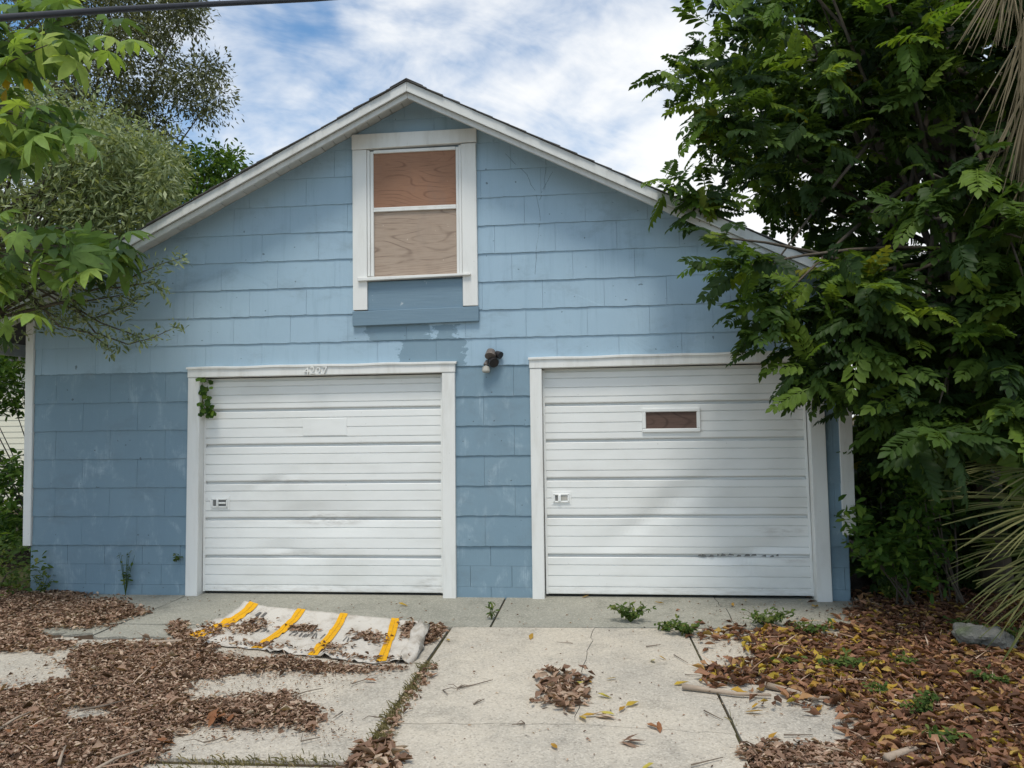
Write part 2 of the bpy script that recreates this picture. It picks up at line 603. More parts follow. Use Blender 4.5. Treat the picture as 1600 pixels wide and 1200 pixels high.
M['twig'] = material('dry_twig', m_twig, 0.85, 0.1)


def m_frond(t, b):
    n = t.noise(t.scale(t.pos(), (3, 60, 60)), 1.0, 4.0)
    return t.mix(n, (0.24, 0.175, 0.125), (0.47, 0.385, 0.30))


M['frond'] = material('dry_palm_stalk', m_frond, 0.8, 0.15)


def m_cloth(t, b):
    P = t.pos()
    n = t.noise(P, 7, 6.0, 0.7)
    t.put(b.inputs['Normal'], t.bump(t.noise(P, 120, 2), 0.25, 0.002))
    c = t.mix(t.step(n, 0.42, 0.75), (0.55, 0.51, 0.45), (0.33, 0.28, 0.225))
    return t.mix(t.step(t.noise(P, 28, 4, 0.6), 0.66, 0.74), c, (0.22, 0.17, 0.13))


M['cloth'] = material('soiled_white_sacking', m_cloth, 0.9, 0.1)


def m_stripe(t, b):
    n = t.noise(t.pos(), 25, 5.0, 0.7)
    return t.mix(t.step(n, 0.5, 0.8), (0.70, 0.36, 0.015), (0.42, 0.24, 0.06))


M['stripe'] = material('orange_yellow_stripe', m_stripe, 0.8, 0.1)
M['ink'] = material('faded_black_print', lambda t, b: t.mix(t.noise(t.pos(), 60, 3), (0.05, 0.05, 0.05), (0.22, 0.2, 0.18)), 0.8, 0.1)
M['cable'] = material('black_cable_sheath', lambda t, b: t.mix(t.noise(t.pos(), 9, 3), (0.012, 0.012, 0.014), (0.035, 0.035, 0.04)), 0.5, 0.4)
M['bronze'] = material('weathered_bronze_metal', lambda t, b: t.mix(t.noise(t.pos(), 45, 4), (0.07, 0.055, 0.048), (0.21, 0.18, 0.16)), 0.55, 0.4)
M['blackp'] = material('black_plastic', lambda t, b: t.mix(t.noise(t.pos(), 45, 3), (0.012, 0.011, 0.012), (0.04, 0.036, 0.036)), 0.45, 0.4)
M['sensor'] = material('yellowed_white_plastic', lambda t, b: t.mix(t.noise(t.pos(), 35, 3), (0.36, 0.34, 0.29), (0.52, 0.50, 0.45)), 0.45, 0.4)
M['steel'] = material('dull_zinc', lambda t, b: t.mix(t.noise(t.pos(), 50, 3), (0.33, 0.33, 0.33), (0.55, 0.55, 0.54)), 0.4, 0.5)
M['dark'] = material('dark_recess', lambda t, b: t.mix(t.noise(t.pos(), 30, 3), (0.03, 0.028, 0.027), (0.08, 0.075, 0.07)), 0.8, 0.2)
M['grey'] = material('greyed_metal', lambda t, b: t.mix(t.noise(t.pos(), 30, 3), (0.13, 0.13, 0.125), (0.20, 0.20, 0.19)), 0.5, 0.4)


def m_roof(t, b):
    P = t.pos()
    t.put(b.inputs['Normal'], t.bump(t.noise(P, 160, 3), 0.5, 0.004))
    return t.mix(t.noise(P, 14, 5, 0.7), (0.055, 0.053, 0.05), (0.16, 0.155, 0.15))


M['roofing'] = material('grey_asphalt_shingle', m_roof, 0.95, 0.1)


def m_cream(t, b):
    return t.mix(t.noise(t.scale(t.pos(), (1, 1, 4)), 1.5, 4), (0.70, 0.66, 0.52), (0.78, 0.75, 0.62))


M['cream'] = material('cream_lap_siding', m_cream, 0.6)


def m_stone(t, b):
    P = t.pos()
    n = t.noise(P, 8, 6, 0.7)
    t.put(b.inputs['Normal'], t.bump(t.noise(P, 26, 6, 0.7), 0.8, 0.02))
    c = t.mix(n, (0.10, 0.10, 0.09), (0.27, 0.265, 0.24))
    return t.mix(t.math('MULTIPLY', t.step(t.noise(P, 5, 4), 0.5, 0.65), 0.6), c, (0.07, 0.10, 0.03))


M['stone'] = material('mossy_limestone', m_stone, 0.95, 0.1)

# ================================================================== GROUND
g = MB()
g.v = [(-400, -60, -0.022), (400, -60, -0.022), (400, 600, -0.022), (-400, 600, -0.022)]
g.f = [(0, 1, 2, 3)]
g.build('ground', M['soil'])['kind'] = 'structure'

drive = empty('driveway')
drive['kind'] = 'structure'


def jag(p, q, n, amp, seed):
    r = random.Random(seed)
    out = []
    for i in range(n + 1):
        k = i / n
        a = 0 if i in (0, n) else r.uniform(-amp, amp)
        b = 0 if i in (0, n) else r.uniform(-amp, amp)
        out.append((p[0] + (q[0] - p[0]) * k + a, p[1] + (q[1] - p[1]) * k + b))
    return out


def off(poly, dx, dy):
    return [(x + dx, y + dy) for x, y in poly]


def slab(name, poly, z, mat):
    a = sum(poly[i][0] * poly[(i + 1) % len(poly)][1] - poly[(i + 1) % len(poly)][0] * poly[i][1] for i in range(len(poly)))
    if a < 0:
        poly = poly[::-1]
    o = MB().slab(poly, -0.12, z).build(name, mat, drive)
    return o


# apron along the doors
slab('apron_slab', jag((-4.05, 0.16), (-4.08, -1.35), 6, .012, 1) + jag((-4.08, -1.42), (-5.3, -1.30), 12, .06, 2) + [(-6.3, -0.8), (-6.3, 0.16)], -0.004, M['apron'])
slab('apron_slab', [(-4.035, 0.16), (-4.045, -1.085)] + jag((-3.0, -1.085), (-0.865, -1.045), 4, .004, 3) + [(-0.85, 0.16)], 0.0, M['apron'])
ck = jag((1.13, 0.16), (1.16, -0.98), 9, .022, 4)
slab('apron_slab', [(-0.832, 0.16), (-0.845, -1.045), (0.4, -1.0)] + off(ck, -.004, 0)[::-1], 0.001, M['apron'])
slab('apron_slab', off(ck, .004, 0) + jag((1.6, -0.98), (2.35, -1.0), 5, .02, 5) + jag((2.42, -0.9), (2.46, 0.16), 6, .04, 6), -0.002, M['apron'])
# middle run, split where it has cracked
v1 = jag((0.0, -1.03), (-0.06, -1.75), 8, .014, 8) + jag((-0.06, -1.75), (-0.12, -3.02), 10, .018, 9)[1:]
h1 = jag((-1.17, -3.08), (-0.12, -3.02), 10, .012, 10)
h2 = jag((-0.12, -3.02), (0.735, -3.10), 8, .018, 11)
slab('driveway_slab', [(-1.165, -1.07)] + [(0.0 - .002, -1.035)] + off(v1[1:-1], -.0022, 0) + off(h1[::-1], 0, .0022), 0.002, M['concrete'])
slab('driveway_slab', [(.002, -1.035)] + [(.722, -1.012)] + [(.741, -3.098)] + off(h2[::-1][1:], 0, .0022) + off(v1[1:-1], .0022, 0)[::-1], 0.0, M['concrete'])
slab('driveway_slab', off(h1, 0, -.0022) + off(h2[1:], 0, -.0022) + [(.75, -9.0), (-1.19, -9.0)], -0.001, M['concrete'])
# left and right runs
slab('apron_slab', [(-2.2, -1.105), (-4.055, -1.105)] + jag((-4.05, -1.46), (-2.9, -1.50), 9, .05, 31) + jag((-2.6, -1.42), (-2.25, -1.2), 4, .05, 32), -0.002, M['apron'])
slab('driveway_slab', [(-1.195, -1.10), (-1.215, -3.56), (-5.28, -3.66), (-5.28, -1.42)] + jag((-4.8, -1.45), (-4.1, -1.55), 7, .05, 33) + jag((-3.9, -1.55), (-2.85, -1.57), 8, .05, 34) + [(-2.2, -1.46), (-2.1, -1.11)], -0.005, M['concrete'])
slab('driveway_slab', [(-1.215, -3.63), (-1.24, -9.0), (-5.28, -9.0), (-5.28, -3.73)], -0.004, M['concrete'])
slab('driveway_slab', [(-5.32, -1.46), (-5.32, -3.66), (-8.0, -3.6), (-8.0, -1.2)], -0.008, M['concrete'])
slab('driveway_slab', [(-5.32, -3.73), (-5.32, -9.0), (-8.0, -9.0), (-8.0, -3.7)], -0.009, M['concrete'])
d1 = jag((0.755, -1.75), (1.05, -2.55), 7, .014, 14)
slab('driveway_slab', [(.738, -1.01), (.748, -1.75)] + [(.760, -3.1)] + [(.772, -3.42)] + jag((2.1, -3.2), (2.2, -2.0), 6, .07, 12) + jag((2.3, -1.9), (2.2, -1.05), 6, .05, 13), -0.003, M['concrete'])
slab('driveway_slab', [(.785, -3.47), (.80, -9.0), (2.1, -9.0), (2.05, -3.3)], -0.006, M['concrete'])

# ================================================================== GARAGE BUILDING
X0, X1 = -5.77, 2.365                     # outer faces of the side walls
RX, RZ, PITCHK = -1.685, 4.945, 0.497     # ridge and slope of the roof
HD = 2.19                                  # door opening height
LD = (-3.925, -1.447)                      # left opening
RD = (-0.468, 2.03)                        # right opening
OV = 0.35                                  # gable overhang
FH = 0.160                                 # fascia height
garage = thing('garage', 'blue shingled two door garage with boarded gable window', 'garage')

wall = MB()
zg = lambda x, d=0.06: RZ - d - PITCHK * abs(x - RX)
for a, b2 in ((X0 + .02, LD[0] - .02), (LD[1] + .02, RD[0] - .02), (RD[1] + .02, X1 - .02)):
    wall.box(a, b2, 0.02, 0.16, -0.05, HD + .02)
wall.prism([(X0 + .02, HD + .02), (X1 - .02, HD + .02), (X1 - .02, zg(X1)), (RX, zg(RX)), (X0 + .02, zg(X0))], 0.02, 0.16)
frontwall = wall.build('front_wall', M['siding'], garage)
sw = MB().box(X0 + .02, X0 + .16, 0.165, 7.5, -0.05, zg(X0) + .02)
sw.build('side_wall', M['siding'], garage)
MB().box(X1 - .16, X1 - .02, 0.165, 7.5, -0.05, zg(X1) + .02).build('side_wall', M['siding'], garage)
MB().prism([(X0 + .02, -.05), (X1 - .02, -.05), (X1 - .02, zg(X1)), (RX, zg(RX)), (X0 + .02, zg(X0))], 7.505, 7.65).build('rear_wall', M['siding'], garage)
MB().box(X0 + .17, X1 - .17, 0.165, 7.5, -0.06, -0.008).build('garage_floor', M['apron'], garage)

# siding shingles: courses of wide wavy-edged shingles, each one a piece of its own
BUTT = [0.494, 0.783, 1.072, 1.361, 1.65, 1.935, 2.232, 2.503, 2.778, 3.054, 3.33, 3.608, 3.885, 4.16, 4.435, 4.71, 4.99]


def shingle(x0, x1, z0, z1, seed, lift=0.0, cut=None):
    r = random.Random(seed)
    n = max(3, int((x1 - x0) / 0.045))
    ph, fr = r.uniform(0, 6.28), r.uniform(18, 24)
    am = r.uniform(.0008, .0026)
    bot = []
    sag = r.uniform(-.003, .003)
    for i in range(n + 1):
        k = i / n
        x = x0 + (x1 - x0) * k
        bot.append((x, z0 + am * math.sin(fr * x + ph) + .0015 * math.sin(61 * x + ph) + sag * k + lift))
    if cut == 'left':                       # a broken lower corner
        bot[0] = (bot[0][0], bot[0][1] + .05)
        bot[1] = (bot[1][0], bot[1][1] + .012)
    top = [(x1, z1), (x0, z1)]
    poly = bot + top
    poly = clip_poly(poly, PITCHK, 1.0, RZ - .056 + PITCHK * RX)
    poly = clip_poly(poly, -PITCHK, 1.0, RZ - .056 - PITCHK * RX)
    if len(poly) < 3:
        return
    # wedge: proud at the butt, tucked under the next course at the top
    yf = lambda z: -0.0150 + 0.0112 * min(1.0, max(0.0, (z - z0) / (z1 - z0)))
    k = len(poly)
    V = [(x, yf(z) + r.uniform(-.0008, .0008), z) for x, z in poly] + [(x, 0.016, z) for x, z in poly]
    F = [tuple(range(k))] + [(i, k + i, k + (i + 1) % k, (i + 1) % k) for i in range(k)]
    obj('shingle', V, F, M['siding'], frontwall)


def spans(a, b2, cuts):
    segs = [(a, b2)]
    for c0, c1 in cuts:
        new = []
        for s0, s1 in segs:
            if c1 <= s0 or c0 >= s1:
                new.append((s0, s1))
            else:
                if c0 > s0:
                    new.append((s0, c0))
                if c1 < s1:
                    new.append((c1, s1))
        segs = new
    return segs


WIN = (-2.32, -1.07, 2.66, 4.57)
SW = 0.592
for i in range(len(BUTT) - 1):
    z0, z1 = BUTT[i], BUTT[i + 1] + 0.004
    cuts = []
    if z0 < HD:
        cuts += [(LD[0] - .06, LD[1] + .06), (RD[0] - .06, RD[1] + .06)]
    if z0 > WIN[2] and z1 < WIN[3]:
        cuts.append((WIN[0] + .04, WIN[1] - .04))
    half = (RZ - .056 - z0) / PITCHK
    a, b2 = max(X0 + .055, RX - half), min(X1 - .055, RX + half)
    offx = (0.0, SW * .5, SW * .22, SW * .72)[i % 4] if i > 5 else (0.0, SW * .5)[i % 2]
    for s0, s1 in spans(a, b2, cuts):
        k = math.floor((s0 - X0 - offx) / SW)
        x = X0 + offx + k * SW
        while x < s1:
            l, r_ = max(s0, x), min(s1, x + SW)
            if r_ - l > 0.02:
                seed = i * 100 + k
                shingle(l + .001, r_ - .001, z0, z1, seed, cut='left' if (i == 7 and -1.75 < l < -1.2) else None)
            x += SW
            k += 1

for path in ([(790, 240), (822, 272), (840, 306), (844, 345), (838, 392), (836, 440)], [(853, 246), (852, 290), (843, 312)], [(862, 268), (848, 296)]):
    P = [at(x_, y_, -.0185) for x_, y_ in path]
    Q = []
    for a_, b_ in zip(P[:-1], P[1:]):
        for k in range(4):
            Q.append(a_ + (b_ - a_) * k / 4 + np.array([random.gauss(0, .006), 0, random.gauss(0, .004)]))
    Q.append(P[-1])
    Q = [np.array([q[0], -.0150 + .0112 * min(1, max(0, (q[2] - max(z_ for z_ in BUTT if z_ <= q[2])) / .277)), q[2]]) for q in Q]
    MB().tube(Q, [.0013] * len(Q), 4).build('crack', M['dark'], frontwall)

# painted block foundation under the siding
for (a, b2) in ((X0 + .03, LD[0] - .06), (LD[1] + .06, RD[0] - .06), (RD[1] + .06, X1 - .03)):
    for row, (z0, z1) in enumerate(((-0.04, .098), (.0995, .2985), (.300, .496))):
        x = a - (0.2 if row % 2 else 0.0)
        while x < b2:
            l, r_ = max(a, x + .0012), min(b2, x + .4018)
            if r_ - l > .03:
                yy = 0.001 - random.uniform(0, .0015)
                MB().box(l, r_, yy, 0.018, z0, z1).build('foundation_block', M['siding'], garage, bevel=.0015)
            x += .403
# corner boards
box('corner_board', M['trim'], garage, X0 - .035, X0 + .05, -0.034, 0.03, 0.485, 2.86)
box('corner_board', M['trim'], garage, X1 - .085, X1 + .03, -0.034, 0.03, 0.60, 2.90)
box('corner_board', M['trim'], garage, X0 - .037, X0 - .012, 0.032, 0.14, 0.485, 2.86)
box('corner_board', M['trim'], garage, X1 + .012, X1 + .032, 0.032, 0.14, 0.60, 2.90)

# roof
XE0, XE1 = X0 - .55, X1 + .50
zr = lambda x, d=0.0: RZ - d - PITCHK * abs(x - RX)
deck = MB()
deck.prism([(XE0, zr(XE0, .035)), (RX, zr(RX, .035)), (XE1, zr(XE1, .035)), (XE1, zr(XE1, .012)), (RX, zr(RX, .012)), (XE0, zr(XE0, .012))], -OV + .03, 7.95)
roofo = deck.build('roof', M['roofing'], garage)


def sloped(name, xa, xb, dtop, dbot, y0, y1, mat, parent, bevel=.003):
    """board following the roof slope between xa and xb"""
    m = MB().prism([(xa, zr(xa, dbot)), (xb, zr(xb, dbot)), (xb, zr(xb, dtop)), (xa, zr(xa, dtop))], y0, y1)
    return m.build(name, mat, parent, bevel=bevel)


for xa, xb in ((XE0, RX - .001), (RX + .001, XE1)):
    sloped('fascia_board', xa, xb, .008, .100, -OV - .012, -OV + .024, M['fascia'], roofo)
    sloped('fascia_moulding', xa, xb, .103, FH, -OV + .012, -OV + .042, M['fascia'], roofo)
    sloped('fascia_moulding', xa, xb, .088, .108, -OV - .024, -OV - .0125, M['fascia'], roofo, .002)
    # ribbed soffit strips between fascia and wall
    n = 40
    for i in range(n):
        p, q = xa + (xb - xa) * i / n, xa + (xb - xa) * (i + 1) / n
        d = .050 + random.uniform(0, .006)
        m = MB().prism([(p + .003, zr(p + .003, d)), (q - .003, zr(q - .003, d)), (q - .003, zr(q - .003, d - .01)), (p + .003, zr(p + .003, d - .01))], -OV + .044, 0.018)
        m.build('sheathing_board', M['fascia'], roofo)
    # shingle ends lapping over the rake
    L = abs(xb - xa)
    n = int(L / .155)
    for i in range(n):
        p, q = xa + (xb - xa) * i / n, xa + (xb - xa) * (i + 1) / n
        lo, hi = (p, q) if abs(p - RX) > abs(q - RX) else (q, p)   # lo: lower end of the shingle
        up = .012 + random.uniform(-.004, .006)
        ext = (lo - hi) * 0.25
        pts = [(lo + ext, zr(lo + ext, .004) + up * .35 - .004), (hi, zr(hi, .004)), (hi, zr(hi, .004) + .004), (lo + ext, zr(lo + ext, .004) + up)]
        if lo > hi:
            pts = pts[::-1]
        MB().prism(pts, -OV - .02 - random.uniform(0, .018), 7.95).build('roof_shingle', M['roofing'], roofo)
MB().prism([(RX - .16, zr(RX - .16, -.010)), (RX, zr(RX, -.010)), (RX + .16, zr(RX + .16, -.010)), (RX + .16, zr(RX + .16, -.018)), (RX, zr(RX, -.018)), (RX - .16, zr(RX - .16, -.018))], -OV - .03, 7.96).build('ridge_cap', M['roofing'], roofo)
# eave boards along both sides
box('eave_board', M['fascia'], roofo, XE0 - .012, XE0 + .02, -OV + .05, 7.9, zr(XE0, .16), zr(XE0, .012))
box('eave_board', M['fascia'], roofo, XE1 - .02, XE1 + .012, -OV + .05, 7.9, zr(XE1, .16), zr(XE1, .012))


# ------------------------------------------------------------------ garage doors
def groove_profile(h):
    """(z, y) pairs from the bottom edge to the top; y grows into the wall"""
    pr = [(0.0, .010), (.004, .002), (.012, 0.0)]
    for f in (.19, .46, .73):
        zc = f * h
        pr += [(zc - .0065, 0.0), (zc - .003, .011), (zc + .002, .011), (zc + .0045, 0.0)]
    pr += [(h - .034, 0.0), (h - .029, .006), (h - .026, .032), (h + .004, .032)]
    return pr


def dent(x, z, dents):
    d = 0.0
    for X, Z, rx, rz, k, tilt in dents:
        dx, dz = x - X, z - Z
        a = (dx * math.cos(tilt) + dz * math.sin(tilt)) / rx
        b_ = (-dx * math.sin(tilt) + dz * math.cos(tilt)) / rz
        d += 1.35 * k * math.exp(-(a * a + b_ * b_))
    return d


def door(name, x0a, x1a, x0b, x1b, joints, dents, yface, label):
    """x0a..x1a at the head, x0b..x1b at the sill; joints = heights from sill to head"""
    e = empty(name)
    e.parent = garage
    e['label'] = label
    zt, zb = joints[-1], joints[0]
    nx = 64
    for i in range(len(joints) - 1):
        z0, h = joints[i], joints[i + 1] - joints[i]
        pr = groove_profile(h)
        V, F = [], []
        for (z, y) in pr:
            zz = z0 + z
            k = (zz - zb) / (zt - zb)
            xa, xb = x0b + (x0a - x0b) * k, x1b + (x1a - x1b) * k
            for j in range(nx + 1):
                x = xa + (xb - xa) * j / nx
                wob = .0012 * mnoise.noise((x * 1.7, zz * 2.3, i * 3.1))
                V.append((x, yface + y + dent(x, zz, dents) + wob, zz + .0012 * mnoise.noise((x * 2.2, i * 7.7, 1.0))))
        for r_ in range(len(pr) - 1):
            for j in range(nx):
                p = r_ * (nx + 1) + j
                F.append((p, p + 1, p + nx + 2, p + nx + 1))
        # returns at both ends, so that the section has thickness
        n = len(V)
        for (z, y) in (pr[2], pr[-5]):
            zz = z0 + z
            k = (zz - zb) / (zt - zb)
            for xx in (x0b + (x0a - x0b) * k, x1b + (x1a - x1b) * k):
                V += [(xx, yface + .002, zz), (xx, yface + .045, zz)]
        F += [(n, n + 4, n + 5, n + 1), (n + 2, n + 3, n + 7, n + 6)]
        o = obj('door_section', V, F, M['door'], e)
        # the flat lip that shows beside the ribs at both ends
    MB().prism([(x0b - .01, zb + .01), (x1b + .01, zb + .01), (x1a + .01, zt + .02), (x0a - .01, zt + .02)], yface + .115, yface + .125).build('door_backing', M['dark'], e)
    for s, xa, xb in ((1, x0a, x0b), (-1, x1a, x1b)):
        MB().prism([(xb - .004 * s, zb), (xb + .018 * s, zb), (xa + .018 * s, zt - .01), (xa - .004 * s, zt - .01)][::s], yface - .004, yface + .03).build('end_stile', M['door'], e, bevel=.002)
    return e


YF = 0.055
ldents = [(-2.75, .80, .45, .10, .016, .05), (-3.25, 1.10, .30, .05, .010, .3), (-3.0, .42, .30, .05, .012, -.2), (-2.3, .70, .4, .07, .010, 0.1), (-2.9, .12, .6, .06, .006, 0), (-3.5, .75, .2, .12, .006, 0)]
rdents = [(.78, .93, .34, .13, .022, .5), (.45, .70, .3, .08, .014, .4), (1.35, .88, .5, .10, .013, -.1), (1.55, .45, .42, .06, .022, .15), (1.45, .30, .10, .16, .014, .6), (.35, .52, .3, .06, .010, .1), (1.8, .62, .25, .15, .014, .2), (1.2, .37, .35, .025, .012, .0)]
ldoor = door('garage_door', LD[0] + .02, LD[1] - .004, LD[0] + .012, LD[1] - .014, [.024, .384, .757, 1.121, 1.494, 1.849, 2.158], ldents, YF, 'white ribbed overhead door with a patched blank panel')
rdoor = door('garage_door', RD[0] + .01, RD[1] - .035, RD[0] + .014, RD[1] - .004, [.026, .406, .776, 1.136, 1.504, 1.855, 2.186], rdents, YF, 'dented white ribbed overhead door with a small boarded window')
# patch on the left door
box('patch_plate', M['door'], ldoor, -2.872, -2.418, YF - .006, YF + .004, 1.572, 1.742, .002)
# small framed window on the right door
wx0, wx1, wz0, wz1 = .487, 1.035, 1.562, 1.792
ew = empty('door_window')
ew.parent = rdoor
for (a, b2, c, d) in ((wx0, wx1, wz0, wz0 + .036), (wx0, wx1, wz1 - .036, wz1), (wx0, wx0 + .036, wz0 + .037, wz1 - .037), (wx1 - .036, wx1, wz0 + .037, wz1 - .037)):
    box('window_frame', M['door'], ew, a, b2, YF - .024, YF + .003, c, d, .006)
box('window_board', M['ply_dark'], ew, wx0 + .03, wx1 - .03, YF - .004, YF + .002, wz0 + .03, wz1 - .03, 0)


def latch(parent, x0, x1, z0, z1, kind):
    e = empty('door_latch')
    e.parent = parent
    yy = YF
    box('latch_plate', M['door'], e, x0 - .02, x1 + .02, yy - .004, yy + .003, z0 - .025, z1 + .025, .002)
    for (a, b2, c, d) in ((x0, x1, z1 - .012, z1 + .003), (x0, x1, z0 - .003, z0 + .012), (x0 - .003, x0 + .014, z0, z1), (x1 - .014, x1 + .003, z0, z1)):
        box('latch_rim', M['door'], e, a, b2, yy - .016, yy - .0045, c, d, .003)
    if kind:
        box('latch_recess', M['grey'], e, x0 + .016, x0 + .055, yy - .0065, yy - .0045, z0 + .014, z1 - .014, 0)
        box('latch_recess', M['grey'], e, x0 + .075, x1 - .016, yy - .0065, yy - .0045, z0 + .014, z1 - .014, 0)
        box('latch_handle', M['door'], e, x0 + .056, x0 + .074, yy - .03, yy - .0066, z0 + .006, z1 - .006, .004)
        box('latch_bar', M['door'], e, x0 + .074, x1 - .016, yy - .026, yy - .012, (z0 + z1) / 2 - .008, (z0 + z1) / 2 + .008, .003)
    else:
        box('latch_recess', M['grey'], e, x0 + .016, x0 + .042, yy - .0065, yy - .0045, z0 + .014, z1 - .014, 0)
        box('latch_handle', M['door'], e, x0 + .044, x0 + .072, yy - .028, yy - .0046, z0 + .008, z1 - .008, .004)
        box('latch_bar', M['sensor'], e, x0 + .073, x1 - .018, yy - .008, yy - .0046, z0 + .018, z1 - .018, .002)


latch(ldoor, -3.822, -3.655, .862, .950, True)
latch(rdoor, -.372, -.222, .902, .982, False)
# torn edge on the right door
tm = MB()
r = random.Random(3)
x = .98
while x < 1.72:
    wd = r.uniform(.02, .06)
    zc = .396 + r.uniform(-.006, .006)
    tm.prism([(x, zc - r.uniform(.002, .01)), (x + wd, zc - r.uniform(.002, .008)), (x + wd * .9, zc + r.uniform(.003, .012)), (x + wd * .3, zc + r.uniform(.004, .016))], YF + .006, YF + .010)
    x += wd * r.uniform(.9, 2.0)
tm.build('torn_edge', M['grey'], rdoor)

# frames round the doors
def frame(x0, x1, jl, jr, ztop, lean=(0, 0), rise=0.0):
    e = empty('door_frame')
    e.parent = garage

    def jamb(xa, xb, lean_):
        MB().prism([(xa, -.005), (xb, -.005), (xb + lean_, ztop - .105), (xa + lean_, ztop - .105)], -.046, .13).build('jamb', M['trim'], e, bevel=.004)
    jamb(x0 - jl, x0, lean[0])
    jamb(x1, x1 + jr, lean[1])
    MB().prism([(x0 - jl + lean[0] - .004, ztop - .103), (x1 + jr + lean[1] + .004, ztop - .103 + rise), (x1 + jr + lean[1] + .004, ztop - .014 + rise), (x0 - jl + lean[0] - .004, ztop - .014)], -.052, .13).build('header_board', M['trim'], e, bevel=.004)
    m = MB()
    # drip edge, a bent strip that has gone wavy
    n = 30
    for i in range(n + 1):
        k = i / n
        x = x0 - jl + lean[0] - .012 + (x1 + jr - x0 + jl + .024) * k
        wv = .004 * math.sin(k * 23) * math.sin(k * 7) + rise * k
        for (y, z) in ((-.066, ztop - .020), (-.066, ztop - .002), (0.0, ztop + .008), (0.0, ztop - .006)):
            m.v.append((x, y, z + wv))
    for i in range(n):
        for q in range(4):
            m.f.append((i * 4 + q, i * 4 + (q + 1) % 4, i * 4 + 4 + (q + 1) % 4, i * 4 + 4 + q)[::-1])
    m.build('drip_edge', M['trim'], e)
    return e


fl = frame(LD[0], LD[1], .125, .128, 2.276, (.02, .012), 0.0)
fr_ = frame(RD[0], RD[1], .115, .135, 2.296, (.006, -.02), 0.014)

# painted-over house number on the left header
for i, ch in enumerate('4227'):
    cu = bpy.data.curves.new('digit', 'FONT')
    cu.body = ch
    cu.size = 0.105
    cu.extrude = 0.009
    tmp = bpy.data.objects.new('digit', cu)
    COL.objects.link(tmp)
    dg = bpy.context.evaluated_depsgraph_get()
    me = bpy.data.meshes.new_from_object(tmp.evaluated_get(dg))
    bpy.data.objects.remove(tmp)
    me.materials.clear()
    me.materials.append(M['trim'])
    o = link(bpy.data.objects.new('house_number_digit', me), fl)
    o.location = (-2.815 + i * .062, -.060, 2.178 + (0, .006, -.003, .004)[i])
    o.rotation_euler = (math.radians(90), 0, 0)

# ------------------------------------------------------------------ gable window, boarded up
win = empty('gable_window')
win.parent = garage
A, B, T = -2.318, -1.07, 4.568
MB().prism([(A - .004, 4.412), (B + .004, 4.432), (B + .004, T), (A - .004, T - .002)], -.060, .01).build('head_casing', M['trim'], win, bevel=.004)
box('side_casing', M['trim'], win, A, A + .145, -.054, .01, 2.805, 4.409)
MB().prism([(B - .148, 2.815), (B, 2.815), (B - .004, 4.424), (B - .150, 4.421)], -.054, .01).build('side_casing', M['trim'], win, bevel=.004)
IA, IB = A + .147, B - .152
box('sash_stile', M['trim'], win, IA, IA + .028, -.044, .01, 3.14, 4.405, .003)
box('sash_stile', M['trim'], win, IA + .030, IA + .062, -.034, .01, 3.14, 4.395, .003)
box('sash_stile', M['trim'], win, IB - .026, IB, -.044, .01, 3.14, 4.412, .003)
box('sash_stile', M['trim'], win, IB - .055, IB - .028, -.034, .01, 3.14, 4.40, .003)
box('sash_rail', M['trim'], win, IA + .064, IB - .057, -.036, .01, 4.372, 4.404, .003)
box('meeting_rail', M['trim'], win, IA + .062, IB - .057, -.032, .008, 3.785, 3.806, .003)
box('meeting_rail', M['trim'], win, IA + .062, IB - .057, -.026, .008, 3.808, 3.828, .003)
box('plywood_sheet', M['ply_red'], win, IA + .060, IB - .050, -.018, .006, 3.806, 4.385, .001)
box('plywood_sheet', M['ply_grey'], win, IA + .060, IB - .050, -.012, .006, 3.14, 3.788, .001)
MB().prism([(-2.262, 3.088), (-1.135, 3.112), (-1.135, 3.132), (-2.262, 3.124)], -.085, .0).build('window_sill', M['trim'], win, bevel=.004)
box('apron_panel', M['bluewood'], win, A + .147, B - .151, -.030, .01, 2.80, 3.086, .002)
MB().prism([(A - .006, 2.648), (B + .006, 2.664), (B + .006, 2.810), (A - .006, 2.793)], -.052, .01).build('bottom_board', M['bluewood'], win, bevel=.004)

# ================================================================== SECURITY LIGHT
sl = thing('security_light', 'small twin head floodlight with motion sensor mounted between the garage doors', 'light')
c0 = np.array([-.945, -.02, 2.30])


def disc_lathe(name, origin, axis, prof, mat, parent, sides=14):
    m = MB()
    axis = np.asarray(axis, float) / np.linalg.norm(axis)
    m.tube([origin + axis * d for d, r_ in prof], [r_ for d, r_ in prof], sides)
    return m.build(name, mat, parent, smooth=False)


disc_lathe('wall_box', c0 + (0.0, .02, .02), (0, -1, 0), [(0, .062), (.03, .062), (.045, .05), (.046, .01)], M['bronze'], sl)
disc_lathe('mounting_arm', c0 + (0.0, -.02, .02), (.1, -1, .1), [(0, .02), (.05, .02)], M['bronze'], sl, 8)
disc_lathe('lamp_head', c0 + (-.005, -.03, .085), (-.05, -.55, -.75), [(-.02, .02), (0, .05), (.06, .062), (.085, .066), (.088, .05), (.07, .045)], M['bronze'], sl)
disc_lathe('lamp_head', c0 + (.055, -.02, .06), (.75, -.5, -.45), [(-.01, .02), (0, .03), (.05, .042), (.075, .046), (.078, .036), (.06, .03)], M['blackp'], sl)
disc_lathe('lamp_head', c0 + (.0, -.035, -.02), (.45, -.7, -.5), [(-.03, .02), (0, .035), (.05, .056), (.085, .060), (.089, .046), (.07, .042)], M['blackp'], sl)
disc_lathe('lamp_bulb', c0 + (-.005, -.062, .045), (-.05, -.55, -.75), [(0, .03), (.02, .034), (.035, .02)], M['sensor'], sl, 10)
